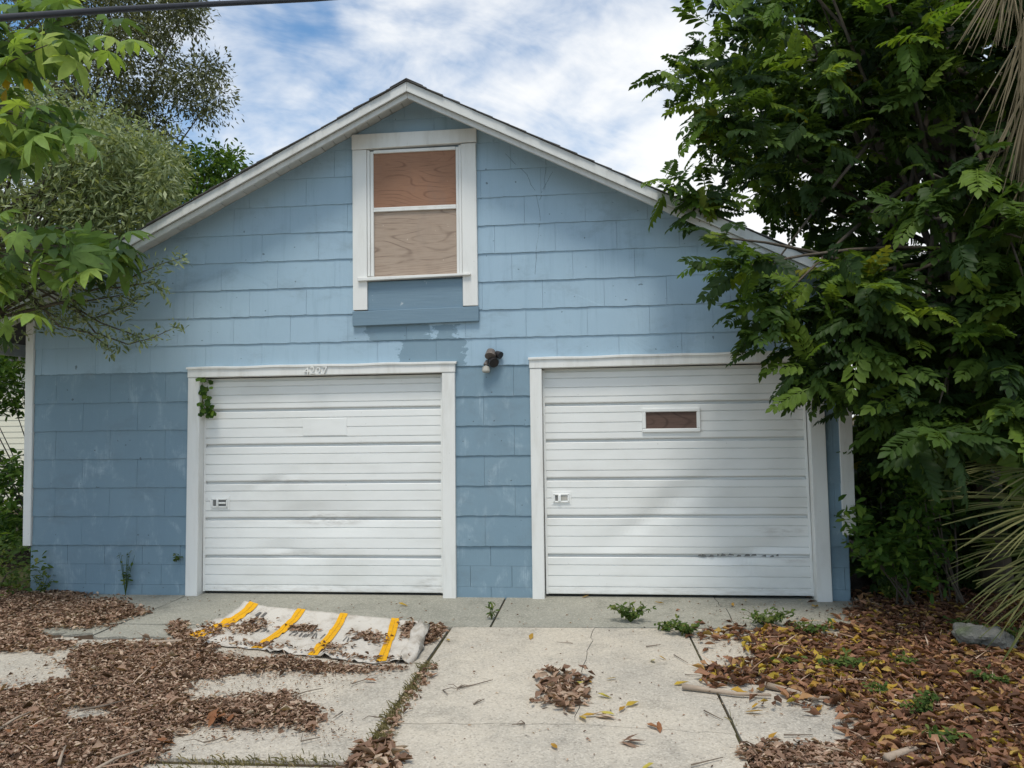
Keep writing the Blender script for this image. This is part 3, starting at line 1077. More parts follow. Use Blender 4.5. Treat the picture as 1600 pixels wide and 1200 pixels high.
disc_lathe('swivel', c0 + (-.05, -.03, -.03), (-.3, -.4, -.9), [(0, .022), (.06, .03), (.065, .012)], M['bronze'], sl, 10)
disc_lathe('sensor_neck', c0 + (-.06, -.05, -.075), (-.05, -.2, -1), [(0, .016), (.03, .016)], M['steel'], sl, 8)
disc_lathe('motion_sensor', c0 + (-.062, -.055, -.095), (-.02, -.1, -1), [(0, .02), (.012, .044), (.06, .048), (.075, .036)], M['sensor'], sl)

sl.location = tuple(map(float, c0 * .18))
sl.scale = (.82, .82, .82)

# ================================================================== PLANT PIECES
def norm(a):
    return a / (np.linalg.norm(a, axis=-1, keepdims=True) + 1e-9)


def frames(d, n):
    """rotation matrices whose Y axis is d and whose Z leans to n"""
    y = norm(d)
    x = norm(np.cross(y, n))
    z = np.cross(x, y)
    return np.stack([x, y, z], axis=-1)


def leaflet(base, d, nrm, L, wd, fold=.12, droop=.15):
    """obovate leaflet: 7 points, 6 triangles"""
    d = norm(np.asarray(d, float))
    s = norm(np.cross(d, nrm))
    nrm = np.cross(s, d)
    b_ = np.asarray(base, float)
    mid = b_ + d * L * .55 - nrm * droop * L * .18
    tip = b_ + d * L - nrm * droop * L
    pts = [b_, mid, tip]
    for sg in (-1, 1):
        pts.append(b_ + d * L * .28 + s * sg * wd * .36 + nrm * fold * wd - nrm * droop * L * .05)
        pts.append(b_ + d * L * .70 + s * sg * wd * .5 + nrm * fold * wd - nrm * droop * L * .35)
    F = [(0, 1, 3), (3, 1, 4), (4, 1, 2), (0, 5, 1), (5, 6, 1), (6, 2, 1)]
    return pts, F


def merge(parts):
    V, F = [], []
    for p, f in parts:
        n = len(V)
        V += list(p)
        F += [tuple(n + i for i in q) for q in f]
    return np.array(V, float), np.array(F, int)


def pinnate(seed, pairs=6):
    r = random.Random(seed)
    parts = []
    curve = r.uniform(.10, .30)
    ax = lambda t_: np.array([0, t_, -curve * t_ * t_])
    for i in range(pairs):
        t_ = .16 + .78 * i / (pairs - 1)
        p = ax(t_)
        for sg in (-1, 1):
            an = math.radians(r.uniform(52, 72) - 22 * t_)
            d = np.array([sg * math.sin(an), math.cos(an), -.10 - r.uniform(0, .25)])
            L = r.uniform(.27, .34) * (.75 + .5 * math.sin(math.pi * min(1, t_ + .15)))
            parts.append(leaflet(p, d, np.array([r.uniform(-.2, .2), 0, 1.]), L, L * .50, .14, r.uniform(.05, .3)))
    parts.append(leaflet(ax(.96), np.array([0, 1, -.3]), np.array([0, 0, 1.]), .33, .13))
    a, b_, c = ax(0.0), ax(.5), ax(1.0)
    wd = np.array([.010, 0, 0])
    parts.append(([a - wd, a + wd, b_ + wd, b_ - wd, c], [(0, 1, 2), (0, 2, 3), (3, 2, 4)]))
    return merge(parts)


def palmate(seed, k=7):
    r = random.Random(seed)
    parts = []
    hub = np.array([0, .42, 0.])
    for i in range(k):
        an = math.radians(-128 + 256 * i / (k - 1) + r.uniform(-7, 7))
        L = (.62 - .20 * abs(i - (k - 1) / 2) / ((k - 1) / 2)) * r.uniform(.9, 1.1)
        d = np.array([math.sin(an), math.cos(an), -.35])
        # two joined segments so that the blade hangs
        s = norm(np.cross(norm(d), np.array([0, 0, 1.])))
        p0 = hub
        p1 = hub + d * L * .45
        p2 = hub + d * L * .80 + np.array([0, 0, -.14 * L])
        p3 = hub + d * L * 1.02 + np.array([0, 0, -.34 * L])
        wd = L * .205
        up = np.array([0, 0, .035])
        P = [p0, p1 - s * wd + up * .6, p1, p1 + s * wd + up * .6, p2 - s * wd * .8 + up * .4, p2, p2 + s * wd * .8 + up * .4, p3]
        parts.append((P, [(0, 2, 1), (0, 3, 2), (1, 2, 5), (1, 5, 4), (2, 3, 6), (2, 6, 5), (4, 5, 7), (5, 6, 7)]))
    w_ = np.array([.010, 0, 0])
    parts.append(([-w_, w_, hub + w_, hub - w_], [(0, 1, 2), (0, 2, 3)]))
    return merge(parts)


def simple(aspect=.42, fold=.12):
    return merge([leaflet((0, 0, 0), (0, 1, 0), np.array([0, 0, 1.]), 1.0, aspect, fold, .12)])


def narrow(aspect=.2):
    w_ = aspect * .5
    V = np.array([(0, 0, 0), (-w_, .45, .02), (w_, .45, .02), (0, 1, -.06)], float)
    return V, np.array([(0, 2, 1), (1, 2, 3)])


def dryleaf(seed, curl=.3):
    r = random.Random(seed)
    wv = r.uniform(.5, 1.0)
    V = [(0, 0, 0), (-.22 * wv, .35, curl * r.uniform(.2, 1)), (.22 * wv, .35, curl * r.uniform(.2, 1)), (0, .42, 0), (-.18 * wv, .72, curl * r.uniform(.2, .9)), (.18 * wv, .72, curl * r.uniform(.2, .9)), (0, 1, curl * r.uniform(-.2, .7))]
    F = [(0, 3, 1), (0, 2, 3), (1, 3, 4), (3, 2, 5), (4, 3, 6), (3, 5, 6)]
    V = np.array(V)
    V[:, 1] -= .5
    return V, np.array(F)


def scatter(name, tmpls, T, R, Sz, mat, parent=None, tone=None):
    """one mesh of many small pieces"""
    n = len(T)
    which = rng.integers(0, len(tmpls), n)
    tone = rng.random(n) if tone is None else tone
    VV, FF, TT, base = [], [], [], 0
    for k, (V, F) in enumerate(tmpls):
        ix = np.where(which == k)[0]
        if not len(ix):
            continue
        P = np.einsum('nij,vj->nvi', R[ix], V) * Sz[ix][:, None, None] + T[ix][:, None, :]
        VV.append(P.reshape(-1, 3))
        FF.append((F[None] + (np.arange(len(ix)) * len(V))[:, None, None] + base).reshape(-1, 3))
        TT.append(np.repeat(tone[ix], len(V)))
        base += len(ix) * len(V)
    return tri_obj(name, np.concatenate(VV), np.concatenate(FF), mat, parent, np.concatenate(TT))


def leaf_parts(name, tmpls, T, R, Sz, mat, parent):
    """the same pieces as single objects that share their mesh data"""
    meshes = []
    for V, F in tmpls:
        o = tri_obj(name, V, F, mat, None, np.zeros(len(V)))
        meshes.append(o.data)
        bpy.data.objects.remove(o)
    for i in range(len(T)):
        o = bpy.data.objects.new(name, meshes[i % len(meshes)])
        m4 = Matrix.Identity(4)
        for a in range(3):
            for b_ in range(3):
                m4[a][b_] = float(R[i, a, b_] * Sz[i])
            m4[a][3] = float(T[i, a])
        o.matrix_world = m4
        link(o, parent)


def sample_poly(poly, n, Y0, Y1, holes=(), power=1.0):
    poly = np.asarray(poly, float)
    lo, hi = poly.min(0), poly.max(0)
    out = np.zeros((0, 3))
    while len(out) < n:
        x = rng.uniform(lo[0], hi[0], n * 2)
        y = rng.uniform(lo[1], hi[1], n * 2)
        ok = inside(poly, x, y)
        for h in holes:
            ok &= ~inside(h, x, y)
        x, y = x[ok], y[ok]
        Y = Y0 + (Y1 - Y0) * rng.random(len(x)) ** power
        out = np.concatenate([out, at(x, y, Y)])
    return out[:n]


def sphere(n):
    return norm(rng.normal(size=(n, 3)))


def limbs(parent, base_pts, ends, r0, r1, mat, name='branch', bend=.35, sides=5):
    """curved branches, one mesh each"""
    for e in ends:
        b_ = base_pts[int(rng.integers(0, len(base_pts)))]
        m = (b_ + e) / 2 + rng.normal(size=3) * bend * .3 + np.array([0, 0, bend])
        ts = np.linspace(0, 1, 7)
        pts = [(1 - t_) ** 2 * b_ + 2 * t_ * (1 - t_) * m + t_ * t_ * e for t_ in ts]
        MB().tube(pts, [r0 + (r1 - r0) * t_ for t_ in ts], sides).build(name, mat, parent, smooth=True)


def trunk(parent, pts, radii, sides=9, name='trunk'):
    return MB().tube(pts, radii, sides).build(name, M['bark'], parent, smooth=True)


# ================================================================== BIG TREE ON THE RIGHT
rt = thing('broadleaf_tree', 'large dark tree with feathery compound leaves overhanging the right roof edge', 'tree')
trunk(rt, [(3.75, .25, -.05), (3.7, .3, 1.2), (3.55, .35, 2.6), (3.5, .5, 4.2), (3.7, .6, 6.4)], [.14, .12, .105, .09, .06])
trunk(rt, [(4.15, .4, -.05), (4.2, .4, 1.6), (4.1, .5, 3.2), (4.3, .8, 5.6)], [.10, .09, .08, .05])
trunk(rt, [(3.3, .9, -.05), (3.2, .9, 1.6), (3.25, 1.0, 3.6), (2.9, .9, 5.6)], [.09, .08, .07, .04])
PIN = [pinnate(i, 6 + i % 3) for i in range(6)]
main = [(1135, -120), (1120, 10), (1090, 70), (1060, 100), (1055, 165), (1090, 190), (1120, 235), (1085, 262), (1040, 285), (1060, 300), (1130, 325), (1180, 350), (1250, 385), (1300, 425), (1320, 480), (1345, 640), (1420, 700), (1700, 640), (1900, 300), (1900, -120)]
C1 = sample_poly(main, 500, -.9, 2.6)
_x, _y = proj(C1)
C1 = C1[~((_x < 1345) & (_y > 285) & (C1[:, 1] < .75))]
low_ = [(1070, 350), (1100, 345), (1120, 380), (1170, 400), (1220, 400), (1290, 420), (1330, 480), (1420, 520), (1480, 640), (1400, 700), (1330, 640), (1280, 640), (1250, 590), (1200, 555), (1160, 520), (1120, 490), (1140, 450), (1090, 440), (1100, 410)]
C2 = sample_poly([(x_ + 24, y_) for x_, y_ in low_], 64, -1.25, -.35, holes=[[(1090, 300), (1240, 335), (1320, 395), (1320, 440), (1240, 425), (1160, 395), (1100, 350)]])
back = [(1180, 60), (1180, 300), (1330, 420), (1345, 930), (1900, 960), (1900, -100), (1250, -100)]
GAPS = [(1390, 300), (1440, 235), (1530, 255), (1545, 450), (1470, 470), (1400, 430)]
C3 = sample_poly(back, 400, 2.0, 4.2)


def thin(C, keep):
    x_, y_ = proj(C)
    return C[~inside(GAPS, x_, y_) | (rng.random(len(C)) < keep)]


C3, C1 = thin(C3, .25), thin(C1, .45)
front = [(1330, 380), (1340, 560), (1400, 640), (1480, 720), (1620, 690), (1700, 300), (1500, 200), (1400, 330)]
C4 = sample_poly(front, 60, -1.7, -.8)
mid = [(1335, 640), (1345, 900), (1500, 940), (1700, 940), (1700, 600)]
C5 = sample_poly(mid, 120, .1, 2.2)
C2 = np.concatenate([C2, sample_poly([(1285, 405), (1330, 385), (1400, 390), (1410, 480), (1320, 470)], 16, -1.1, -.6), sample_poly([(1035, 280), (1075, 282), (1130, 318), (1150, 345), (1090, 322), (1045, 300)], 4, -.55, -.4)])
limbs(rt, [np.array(p) for p in ((3.55, .35, 2.6), (3.5, .5, 4.2), (3.6, .55, 5.2), (3.25, 1.0, 3.6), (4.1, .5, 3.2))], list(C1[:46]) + list(C2[:14]) + list(C4[:10]), .035, .007, M['bark'], bend=.3)


def whorl(C, k, spread, s0, s1, droop):
    n = len(C) * k
    T = np.repeat(C, k, 0) + rng.normal(size=(n, 3)) * spread
    d = sphere(n)
    d[:, 2] = d[:, 2] * .55 - droop
    d[:, 1] -= .15
    nn = np.array([0, -.45, 1.0]) + rng.normal(size=(n, 3)) * .40
    return T, frames(d, nn), rng.uniform(s0, s1, n)


Ta, Ra, Sa = whorl(np.concatenate([C1, C5]), 8, .10, .22, .38, .15)
Tb, Rb, Sb = whorl(C2, 5, .06, .22, .34, .22)
Tc, Rc, Sc = whorl(C3, 8, .18, .34, .52, .15)
Td, Rd, Sd = whorl(C4, 5, .06, .28, .42, .2)
T = np.concatenate([Ta, Tb, Td])
R = np.concatenate([Ra, Rb, Rd])
Z = np.concatenate([Sa, Sb, Sd])
px, py = proj(T)
vis = (px > 1000) & (px < 1620) & (py > -20) & (py < 960)
order = np.argsort(np.where(vis, T[:, 1], 99))
near, rest = order[:186], order[186:]
leaf_parts('compound_leaf', PIN, T[near], R[near], Z[near], M['pinnate'], rt)
o = scatter('crown', PIN, np.concatenate([T[rest], Tc]), np.concatenate([R[rest], Rc]), np.concatenate([Z[rest], Sc]), M['pinnate'], rt)
o['kind'] = 'stuff'

young = np.array([(1465, 480, -1.35), (1498, 522, -1.4), (1532, 500, -1.3), (1290, 432, -1.0), (1322, 430, -.95), (1255, 445, -.9), (1180, 428, -.9), (1215, 452, -.9), (1150, 410, -.8), (1120, 402, -.8), (1105, 90, -.6), (1075, 125, -.5), (1130, 165, -.7), (1172, 190, -.7), (1105, 195, -.6), (1200, 150, -.8), (1230, 95, -.8), (1262, 75, -.7), (1440, 45, -1.1), (1462, 28, -1.1), (1425, 62, -1.0), (1290, 130, -.8), (1150, 20, -.5), (1215, 20, -.5), (1062, 150, -.4), (1085, 220, -.4), (1140, 205, -.5), (1048, 290, -.4), (1075, 300, -.4), (1120, 318, -.5), (1160, 470, -.9), (1230, 500, -1.0), (1265, 560, -1.0), (1445, 690, -1.2), (1490, 660, -1.2), (1100, 250, -.3), (1160, 250, -.6), (1390, 20, -.9)])
CY = at(young[:, 0], young[:, 1], young[:, 2])
Te, Re, Se = whorl(CY, 3, .05, .20, .32, -.02)
leaf_parts('young_leaf', PIN, Te, Re, Se, M['young'], rt)

# ------------------------------------------------------------------ under-storey shrubs beside the right corner
SIM = [simple(.42), simple(.5), simple(.36)]


def bush(name, label, poly, n, Y0, Y1, k, s0, s1, mat, base, tm=SIM, cat='shrub', nst=8, group=None, parts=0):
    e = thing(name, label, cat, group)
    C = sample_poly(poly, n, Y0, Y1)
    T_, R_, S_ = whorl(C, k, .05, s0, s1, .05)
    base = np.asarray(base, float)
    for c in C[:nst]:
        b_ = base + np.array([rng.uniform(-.1, .1), rng.uniform(-.1, .1), 0])
        m = (b_ + c) / 2 + np.array([rng.uniform(-.1, .1), 0, .12])
        ts = np.linspace(0, 1, 5)
        MB().tube([(1 - t_) ** 2 * b_ + 2 * t_ * (1 - t_) * m + t_ * t_ * c for t_ in ts], [.012 - .009 * t_ for t_ in ts], 4).build('stem', M['bark'], e)
    if parts:
        o_ = np.argsort(T_[:, 1])
        leaf_parts('leaf', tm, T_[o_[:parts]], R_[o_[:parts]], S_[o_[:parts]], mat, e)
        T_, R_, S_ = T_[o_[parts:]], R_[o_[parts:]], S_[o_[parts:]]
    q = scatter('foliage', tm, T_, R_, S_, mat, e)
    q['kind'] = 'stuff'
    return e


bush('shrub', 'low leafy shrub crowding the right foundation corner of the garage', [(1318, 800), (1340, 790), (1370, 825), (1420, 820), (1470, 850), (1480, 905), (1430, 915), (1345, 880)], 90, -.6, .2, 9, .06, .12, M['shrub'], (2.75, -.2, -.02), parts=120)
bush('shrub', 'taller bright leaved shrub between the garage corner and the fan palm', [(1400, 690), (1440, 665), (1480, 700), (1490, 760), (1450, 830), (1400, 830), (1385, 760)], 80, -.5, .3, 9, .06, .13, M['shrub'], (3.2, -.1, -.02), parts=100)
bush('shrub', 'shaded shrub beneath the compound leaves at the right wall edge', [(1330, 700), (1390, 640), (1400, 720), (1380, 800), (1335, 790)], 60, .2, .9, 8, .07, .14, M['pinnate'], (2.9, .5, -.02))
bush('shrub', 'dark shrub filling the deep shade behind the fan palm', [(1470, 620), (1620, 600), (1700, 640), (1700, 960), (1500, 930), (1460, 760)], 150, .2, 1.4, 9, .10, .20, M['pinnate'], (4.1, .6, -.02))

# ------------------------------------------------------------------ palms at the right edge
def blade_mesh(m, F, tone, hub, d, L, wd, droop, tn, nrm=(0, -.5, 1)):
    d = norm(np.asarray(d, float))
    s = norm(np.cross(d, np.asarray(nrm, float)))
    n0 = len(m)
    ts = (0, .25, .5, .75, 1.0)
    for t_ in ts:
        p = hub + d * L * t_ + np.array([0, 0, -droop * L * t_ * t_])
        w_ = wd * (.55 + 1.2 * t_ - 1.75 * t_ * t_) if t_ < 1 else .0006
        m.append(p - s * w_)
        m.append(p + s * w_ + np.array([0, 0, .004]))
        tone += [tn, tn]
    for i in range(len(ts) - 1):
        a = n0 + i * 2
        F += [(a, a + 1, a + 3), (a, a + 3, a + 2)]


def fan(parent, name, root, hub, d, L, n, span, mat, droop, wd=.012, toneb=0.0):
    """one palm leaf: stalk and a fan of narrow blades"""
    root, hub = np.asarray(root, float), np.asarray(hub, float)
    e = empty(name)
    e.parent = parent
    MB().tube([root, (root + hub) / 2 + np.array([0, 0, .05]), hub], [.016, .013, .010], 5).build('stalk', M['frond'] if mat is M['deadpalm'] else mat, e)
    d = norm(np.asarray(d, float))
    s = norm(np.cross(d, np.array([0, -.6, 1.0])))
    V, F, tn = [], [], []
    for i in range(n):
        a = math.radians(-span / 2 + span * i / (n - 1) + random.uniform(-3, 3))
        dd = d * math.cos(a) + s * math.sin(a) + np.array([random.uniform(-.06, .06), random.uniform(-.10, .10), random.uniform(-.06, .06)])
        blade_mesh(V, F, tn, hub, dd, L * random.uniform(.72, 1.08) * (1 - .2 * abs(a) / 2), wd * random.uniform(.7, 1.2), droop * random.uniform(.5, 1.5), (toneb + random.random() * .8) % 1)
    o_ = tri_obj('blades', np.array(V), np.array(F), mat, e, np.array(tn))
    return e


fp = thing('fan_palm', 'low fan palm with yellowing narrow blades spreading from the right edge', 'palm')
pc = at(1680, 820, -1.35)
MB().tube([(pc[0], pc[1], -.03), (pc[0], pc[1], .5), (pc[0], pc[1], 1.0)], [.15, .14, .10], 10).build('trunk', M['bark'], fp)
for (hx, hy, dx, dz, L, dr, Y) in ((1625, 735, -1, .15, .78, .25, -1.45), (1640, 790, -1, .02, .92, .16, -1.6), (1650, 850, -1, -.30, .90, .25, -1.5), (1660, 890, -.8, -.62, .75, .3, -1.75),
                                   (1650, 700, -.8, .5, .7, .5, -1.2), (1720, 720, .2, .9, .8, .4, -1.3), (1740, 830, 1, .1, .9, .3, -1.3)):
    h = at(hx + 18, hy, Y)
    fan(fp, 'palm_leaf', (pc[0], pc[1], .85), h, (dx, -.15, dz), L * .92, 40, 115, M['palm'], dr, .0075)
tp = thing('cabbage_palm', 'tall palm with a skirt of dead straw fronds hanging into the top right', 'palm')
tc = at(1700, 500, -1.1)
MB().tube([(tc[0], tc[1], -.03), (tc[0] + .03, tc[1], 2.5), (tc[0], tc[1], 5.6)], [.17, .16, .15], 12).build('trunk', M['bark'], tp, smooth=True)
for (hx, hy, dx, L, sp, Y, n) in ((1600, -95, -.10, 1.1, 46, -1.5, 22), (1622, 10, -.08, 1.15, 50, -1.35, 24), (1604, 175, -.05, .95, 34, -1.3, 26), (1640, 200, -.05, 1.0, 40, -1.4, 24), (1600, 30, .02, .9, 30, -1.6, 18), (1575, -60, -.2, .75, 50, -1.45, 20), (1612, 120, -.12, 1.1, 44, -1.5, 22)):
    h = at(hx, hy, Y)
    fan(tp, 'dead_frond', (tc[0], tc[1], h[2] + .45), h, (dx, -.05, -1), L, n, sp, M['deadpalm'], -.03, .0065)
for (hx, hy, dx, dz, L) in ((1640, -180, -.8, .2, .9), (1700, -220, 0, 1, .9), (1800, -180, .9, .3, .9)):
    h = at(hx, hy, -1.2)
    fan(tp, 'palm_leaf', (tc[0], tc[1], 5.5), h, (dx, -.3, dz), L, 26, 130, M['palm'], .4)
for (hx, hy, Y) in ((1585, 240, -1.0), (1615, 300, -.9)):
    h = at(hx, hy, Y)
    fan(tp, 'palm_leaf', (tc[0], tc[1], h[2] + .4), h, (-.12, -.1, -1), .85, 26, 44, M['pinnate'], .03, .010)

# ================================================================== LEFT SIDE TREES
# far oak: fine dark leaves against the sky
NAR = [narrow(.30), narrow(.22)]
SML = [simple(.45), simple(.38)]


def fine_tree(name, label, polys, clusters, Y0, Y1, k, spread, s0, s1, mat, tm, trunk_pts, trunk_r, nl, r0=.05):
    e = thing(name, label, 'tree')
    trunk(e, trunk_pts, trunk_r)
    bases = [np.asarray(p, float) for p in trunk_pts[1:]]
    TT = []
    for poly, n in zip(polys, clusters):
        C = sample_poly(poly, n, Y0, Y1)
        limbs(e, bases, C[:nl], r0, r0 * .12, M['bark'], bend=.5)
        TT.append(C)
    C = np.concatenate(TT)
    n = len(C) * k
    off_ = rng.normal(size=(n, 3)) * spread
    T_ = np.repeat(C, k, 0) + off_
    d = norm(off_) + sphere(n) * .7 + np.array([0, 0, -.25])
    q = scatter('crown', tm, T_, frames(d, np.array([0, -.3, 1.0]) + rng.normal(size=(n, 3)) * .6), rng.uniform(s0, s1, n), mat, e)
    q['kind'] = 'stuff'
    return e


oakbase = at(60, 700, 9.0)
fine_tree('oak_tree', 'tall dark oak with fine leaves rising behind the left roof slope', [
    [(60, -60), (320, -60), (310, 30), (300, 50), (268, 45), (262, 75), (290, 100), (335, 95), (350, 140), (340, 185), (300, 180), (262, 160), (270, 215), (280, 240), (250, 300), (90, 250), (100, 130), (95, 60)],
    [(-150, -60), (80, -60), (110, 120), (100, 260), (-150, 260)]], [430, 240], 8.0, 11.0, 90, .17, .07, .14, M['oak'], SML + NAR,
    [(oakbase[0] - .5, 9.6, -.1), (oakbase[0] - .4, 9.6, 3.0), (oakbase[0] + .2, 9.6, 6.0), (oakbase[0] + .8, 9.6, 8.5)], [.32, .27, .2, .12], 14, .07)
wb = at(-20, 700, 2.6)
fine_tree('willow_leaf_tree', 'grey green narrow leaved tree leaning over the left roof slope', [
    [(-150, 150), (100, 140), (180, 185), (240, 210), (280, 250), (275, 330), (200, 395), (150, 400), (60, 520), (-150, 600)], [(60, 240), (200, 215), (278, 255), (272, 330), (205, 392), (100, 400)]], [700, 330], 1.2, 3.6, 44, .12, .06, .15, M['willow'], NAR + [narrow(.26)],
    [(wb[0] - .5, 2.6, -.1), (wb[0] - .45, 2.6, 2.0), (wb[0] - .1, 2.4, 3.4), (wb[0] + .4, 2.3, 4.6)], [.15, .13, .10, .06], 30, .03)
sb = at(325, 700, 9.0)
fine_tree('small_tree', 'bright green small tree peeking above the left roof slope', [
    [(262, 275), (275, 250), (300, 225), (318, 235), (325, 245), (345, 228), (368, 232), (372, 268), (340, 310), (280, 345), (240, 355)]], [130], 8.2, 9.4, 26, .13, .10, .17, M['shrub'], SML,
    [(sb[0], 8.8, -.1), (sb[0], 8.8, 2.5), (sb[0] + .1, 8.8, 4.4)], [.10, .08, .05], 14, .03)

# tree with drooping palmate leaves, in front of the left roof end
pt = thing('palmate_tree', 'tree with large drooping hand shaped leaves in front of the left eave', 'tree')
tb = at(-170, 900, -1.4)
trunk(pt, [(tb[0], -1.4, -.05), (tb[0] + .1, -1.4, 1.6), (tb[0] + .25, -1.4, 3.2), (tb[0] + .4, -1.4, 5.0)], [.09, .075, .06, .035])
PAL = [palmate(i, 6 + i % 2) for i in range(5)]
polyA = [(-120, 0), (60, -20), (185, 20), (185, 60), (160, 95), (110, 80), (60, 110), (-120, 110)]
polyB = [(-120, 150), (60, 145), (125, 175), (130, 235), (60, 250), (-120, 260)]
polyC = [(-120, 310), (40, 335), (140, 340), (175, 365), (165, 420), (150, 450), (90, 470), (30, 500), (-120, 520)]
CP = np.concatenate([sample_poly(polyA, 80, -1.9, -1.0), sample_poly(polyB, 66, -1.9, -1.0), sample_poly(polyC, 90, -1.7, -.7), sample_poly([(100, 360), (180, 365), (190, 395), (165, 430), (110, 430)], 22, -1.2, -.7), sample_poly([(-200, 0), (40, 0), (40, 520), (-200, 520)], 40, -1.2, .4)])
n = len(CP)
d = sphere(n) * np.array([1, 1, .5]) + np.array([.25, -.15, -.25])
RP = frames(d, np.array([0, -.35, 1.0]) + rng.normal(size=(n, 3)) * .3)
SP = rng.uniform(.22, .42, n)
bb = [np.array((tb[0] + .1, -1.4, 1.9)), np.array((tb[0] + .25, -1.4, 3.2)), np.array((tb[0] + .35, -1.4, 4.4))]
for i in range(n):
    if i % 3 == 0:
        b_ = bb[int(np.argmin([abs(q[2] - CP[i, 2]) for q in bb]))]
        e_ = CP[i]
        m_ = (b_ + e_) / 2 + np.array([0, 0, .15])
        MB().tube([(1 - t_) ** 2 * b_ + 2 * t_ * (1 - t_) * m_ + t_ * t_ * e_ for t_ in np.linspace(0, 1, 6)], [.016, .013, .010, .008, .006, .004], 5).build('branch', M['bark'], pt)
leaf_parts('palmate_leaf', PAL, CP, RP, SP, M['palmate'], pt)
YL = np.array([at(8, 118, -1.6), at(38, 122, -1.6), at(10, 140, -1.55), at(75, 215, -1.6)])
leaf_parts('yellow_leaf', [simple(.5)], YL, frames(np.array([[.3, -.2, -1], [.6, -.2, -.8], [-.3, 0, -1], [.2, 0, -1.]]), np.tile([.1, -1, .3], (4, 1))), np.array([.14, .15, .12, .1]), M['yellowleaf'], pt)

# oak sprays reaching over the wall from the left
ot = thing('oak_sapling', 'slender oak sapling with small leathery leaves reaching across the left wall', 'tree')
ob = at(-60, 900, -.75)
trunk(ot, [(ob[0], -.75, -.05), (ob[0] + .05, -.75, 1.4), (ob[0] + .2, -.75, 2.6), (ob[0] + .35, -.75, 3.4)], [.045, .04, .03, .015])
start = at(60, 430, -.75)
TW, DW = [], []
for path in ([(40, 440), (110, 470), (150, 520), (200, 538), (240, 528), (278, 508)], [(60, 450), (140, 500), (175, 488), (200, 478), (222, 462)], [(60, 430), (140, 455), (190, 440), (225, 425), (255, 412), (288, 402)],
             [(50, 460), (95, 510), (140, 520), (165, 540), (172, 548)], [(100, 470), (160, 505), (200, 520), (222, 528)], [(120, 440), (180, 450), (215, 445), (240, 440), (255, 460)], [(20, 430), (60, 480), (100, 500), (130, 495)], [(110, 470), (140, 470), (185, 462), (210, 470)]):
    pts = [at(x_ + random.uniform(-3, 3), y_, -.75 + random.uniform(-.12, .25)) for x_, y_ in path]
    P = [np.array([ob[0] + .2, -.75, 2.7])] + pts
    MB().tube(P, list(np.linspace(.014, .0025, len(P))), 5).build('branch', M['bark'], ot)
    for i in range(len(pts) - 1):
        for _ in range(44):
            t_ = random.random()
            p = pts[i] * (1 - t_) + pts[i + 1] * t_
            TW.append(p + np.array([random.gauss(0, .035), random.gauss(0, .05), random.gauss(0, .035)]))
            DW.append(norm(pts[i + 1] - pts[i]) + norm(np.array([random.gauss(0, 1), random.gauss(0, 1), random.gauss(0, 1)])) * 1.1)
extra = sample_poly([(-60, 400), (60, 420), (130, 440), (140, 500), (100, 510), (60, 520), (20, 540), (-60, 560)], 900, -.9, -.3)
TW = np.concatenate([np.array(TW), extra])
DW = np.concatenate([np.array(DW), sphere(len(extra)) + np.array([0, 0, -.2])])
n = len(TW)
RW = frames(DW, np.array([0, -.5, 1.0]) + rng.normal(size=(n, 3)) * .6)
SWs = rng.uniform(.04, .085, n)
SML2 = [simple(.30), simple(.26)]
oo = np.argsort(np.abs(proj(TW)[0] - 200))
leaf_parts('leaf', SML2, TW[oo[:300]], RW[oo[:300]], SWs[oo[:300]], M['willow'], ot)
o = scatter('foliage', SML2, TW[oo[300:]], RW[oo[300:]], SWs[oo[300:]], M['willow'], ot)
o['kind'] = 'stuff'

# neighbour's house glimpsed down the left side
nb = thing('neighbour_house', 'cream lap sided house glimpsed past the left corner of the garage', 'house')
nx1 = at(75, 700, 8.0)[0]
for i in range(24):
    z = .1 + i * .125
    MB().prism([(nx1 - 9, z), (nx1, z), (nx1, z + .13), (nx1 - 9, z + .13)], 8.0 - .012, 8.02).build('lap_board', M['cream'], nb)
    for v in nb.children[-1].data.vertices:
        if v.co.z > z + .1 and v.co.y < 8.0:
            v.co.y += .010
MB().box(nx1 - 9, nx1 - .002, 8.03, 14, -.05, 3.1).build('wall', M['cream'], nb)
MB().prism([(nx1 - 9.3, 3.1), (nx1 + .3, 3.1), (nx1 + .3, 3.22), (nx1 - 4.5, 4.7), (nx1 - 9.3, 3.22)], 7.7, 14.3).build('roof', M['roofing'], nb)
bush('shrub', 'dark leafy shrub standing down the left side of the garage', [(-120, 520), (38, 525), (42, 630), (20, 640), (-120, 650)], 260, .9, 2.6, 12, .07, .13, M['shrub'], (-6.9, 2, -.02))
bush('shrub', 'shaded shrub below the cream house beside the left corner board', [(-120, 700), (46, 715), (42, 880), (-120, 890)], 260, 1.0, 3.0, 12, .08, .14, M['shrub'], (-7.2, 2.5, -.02))
bush('shrub', 'weedy green shrub at the foot of the left corner board', [(-100, 850), (40, 850), (75, 890), (75, 925), (0, 945), (-100, 945)], 75, -.3, .7, 12, .04, .09, M['weed'], (-6.2, .1, -.02), parts=150)

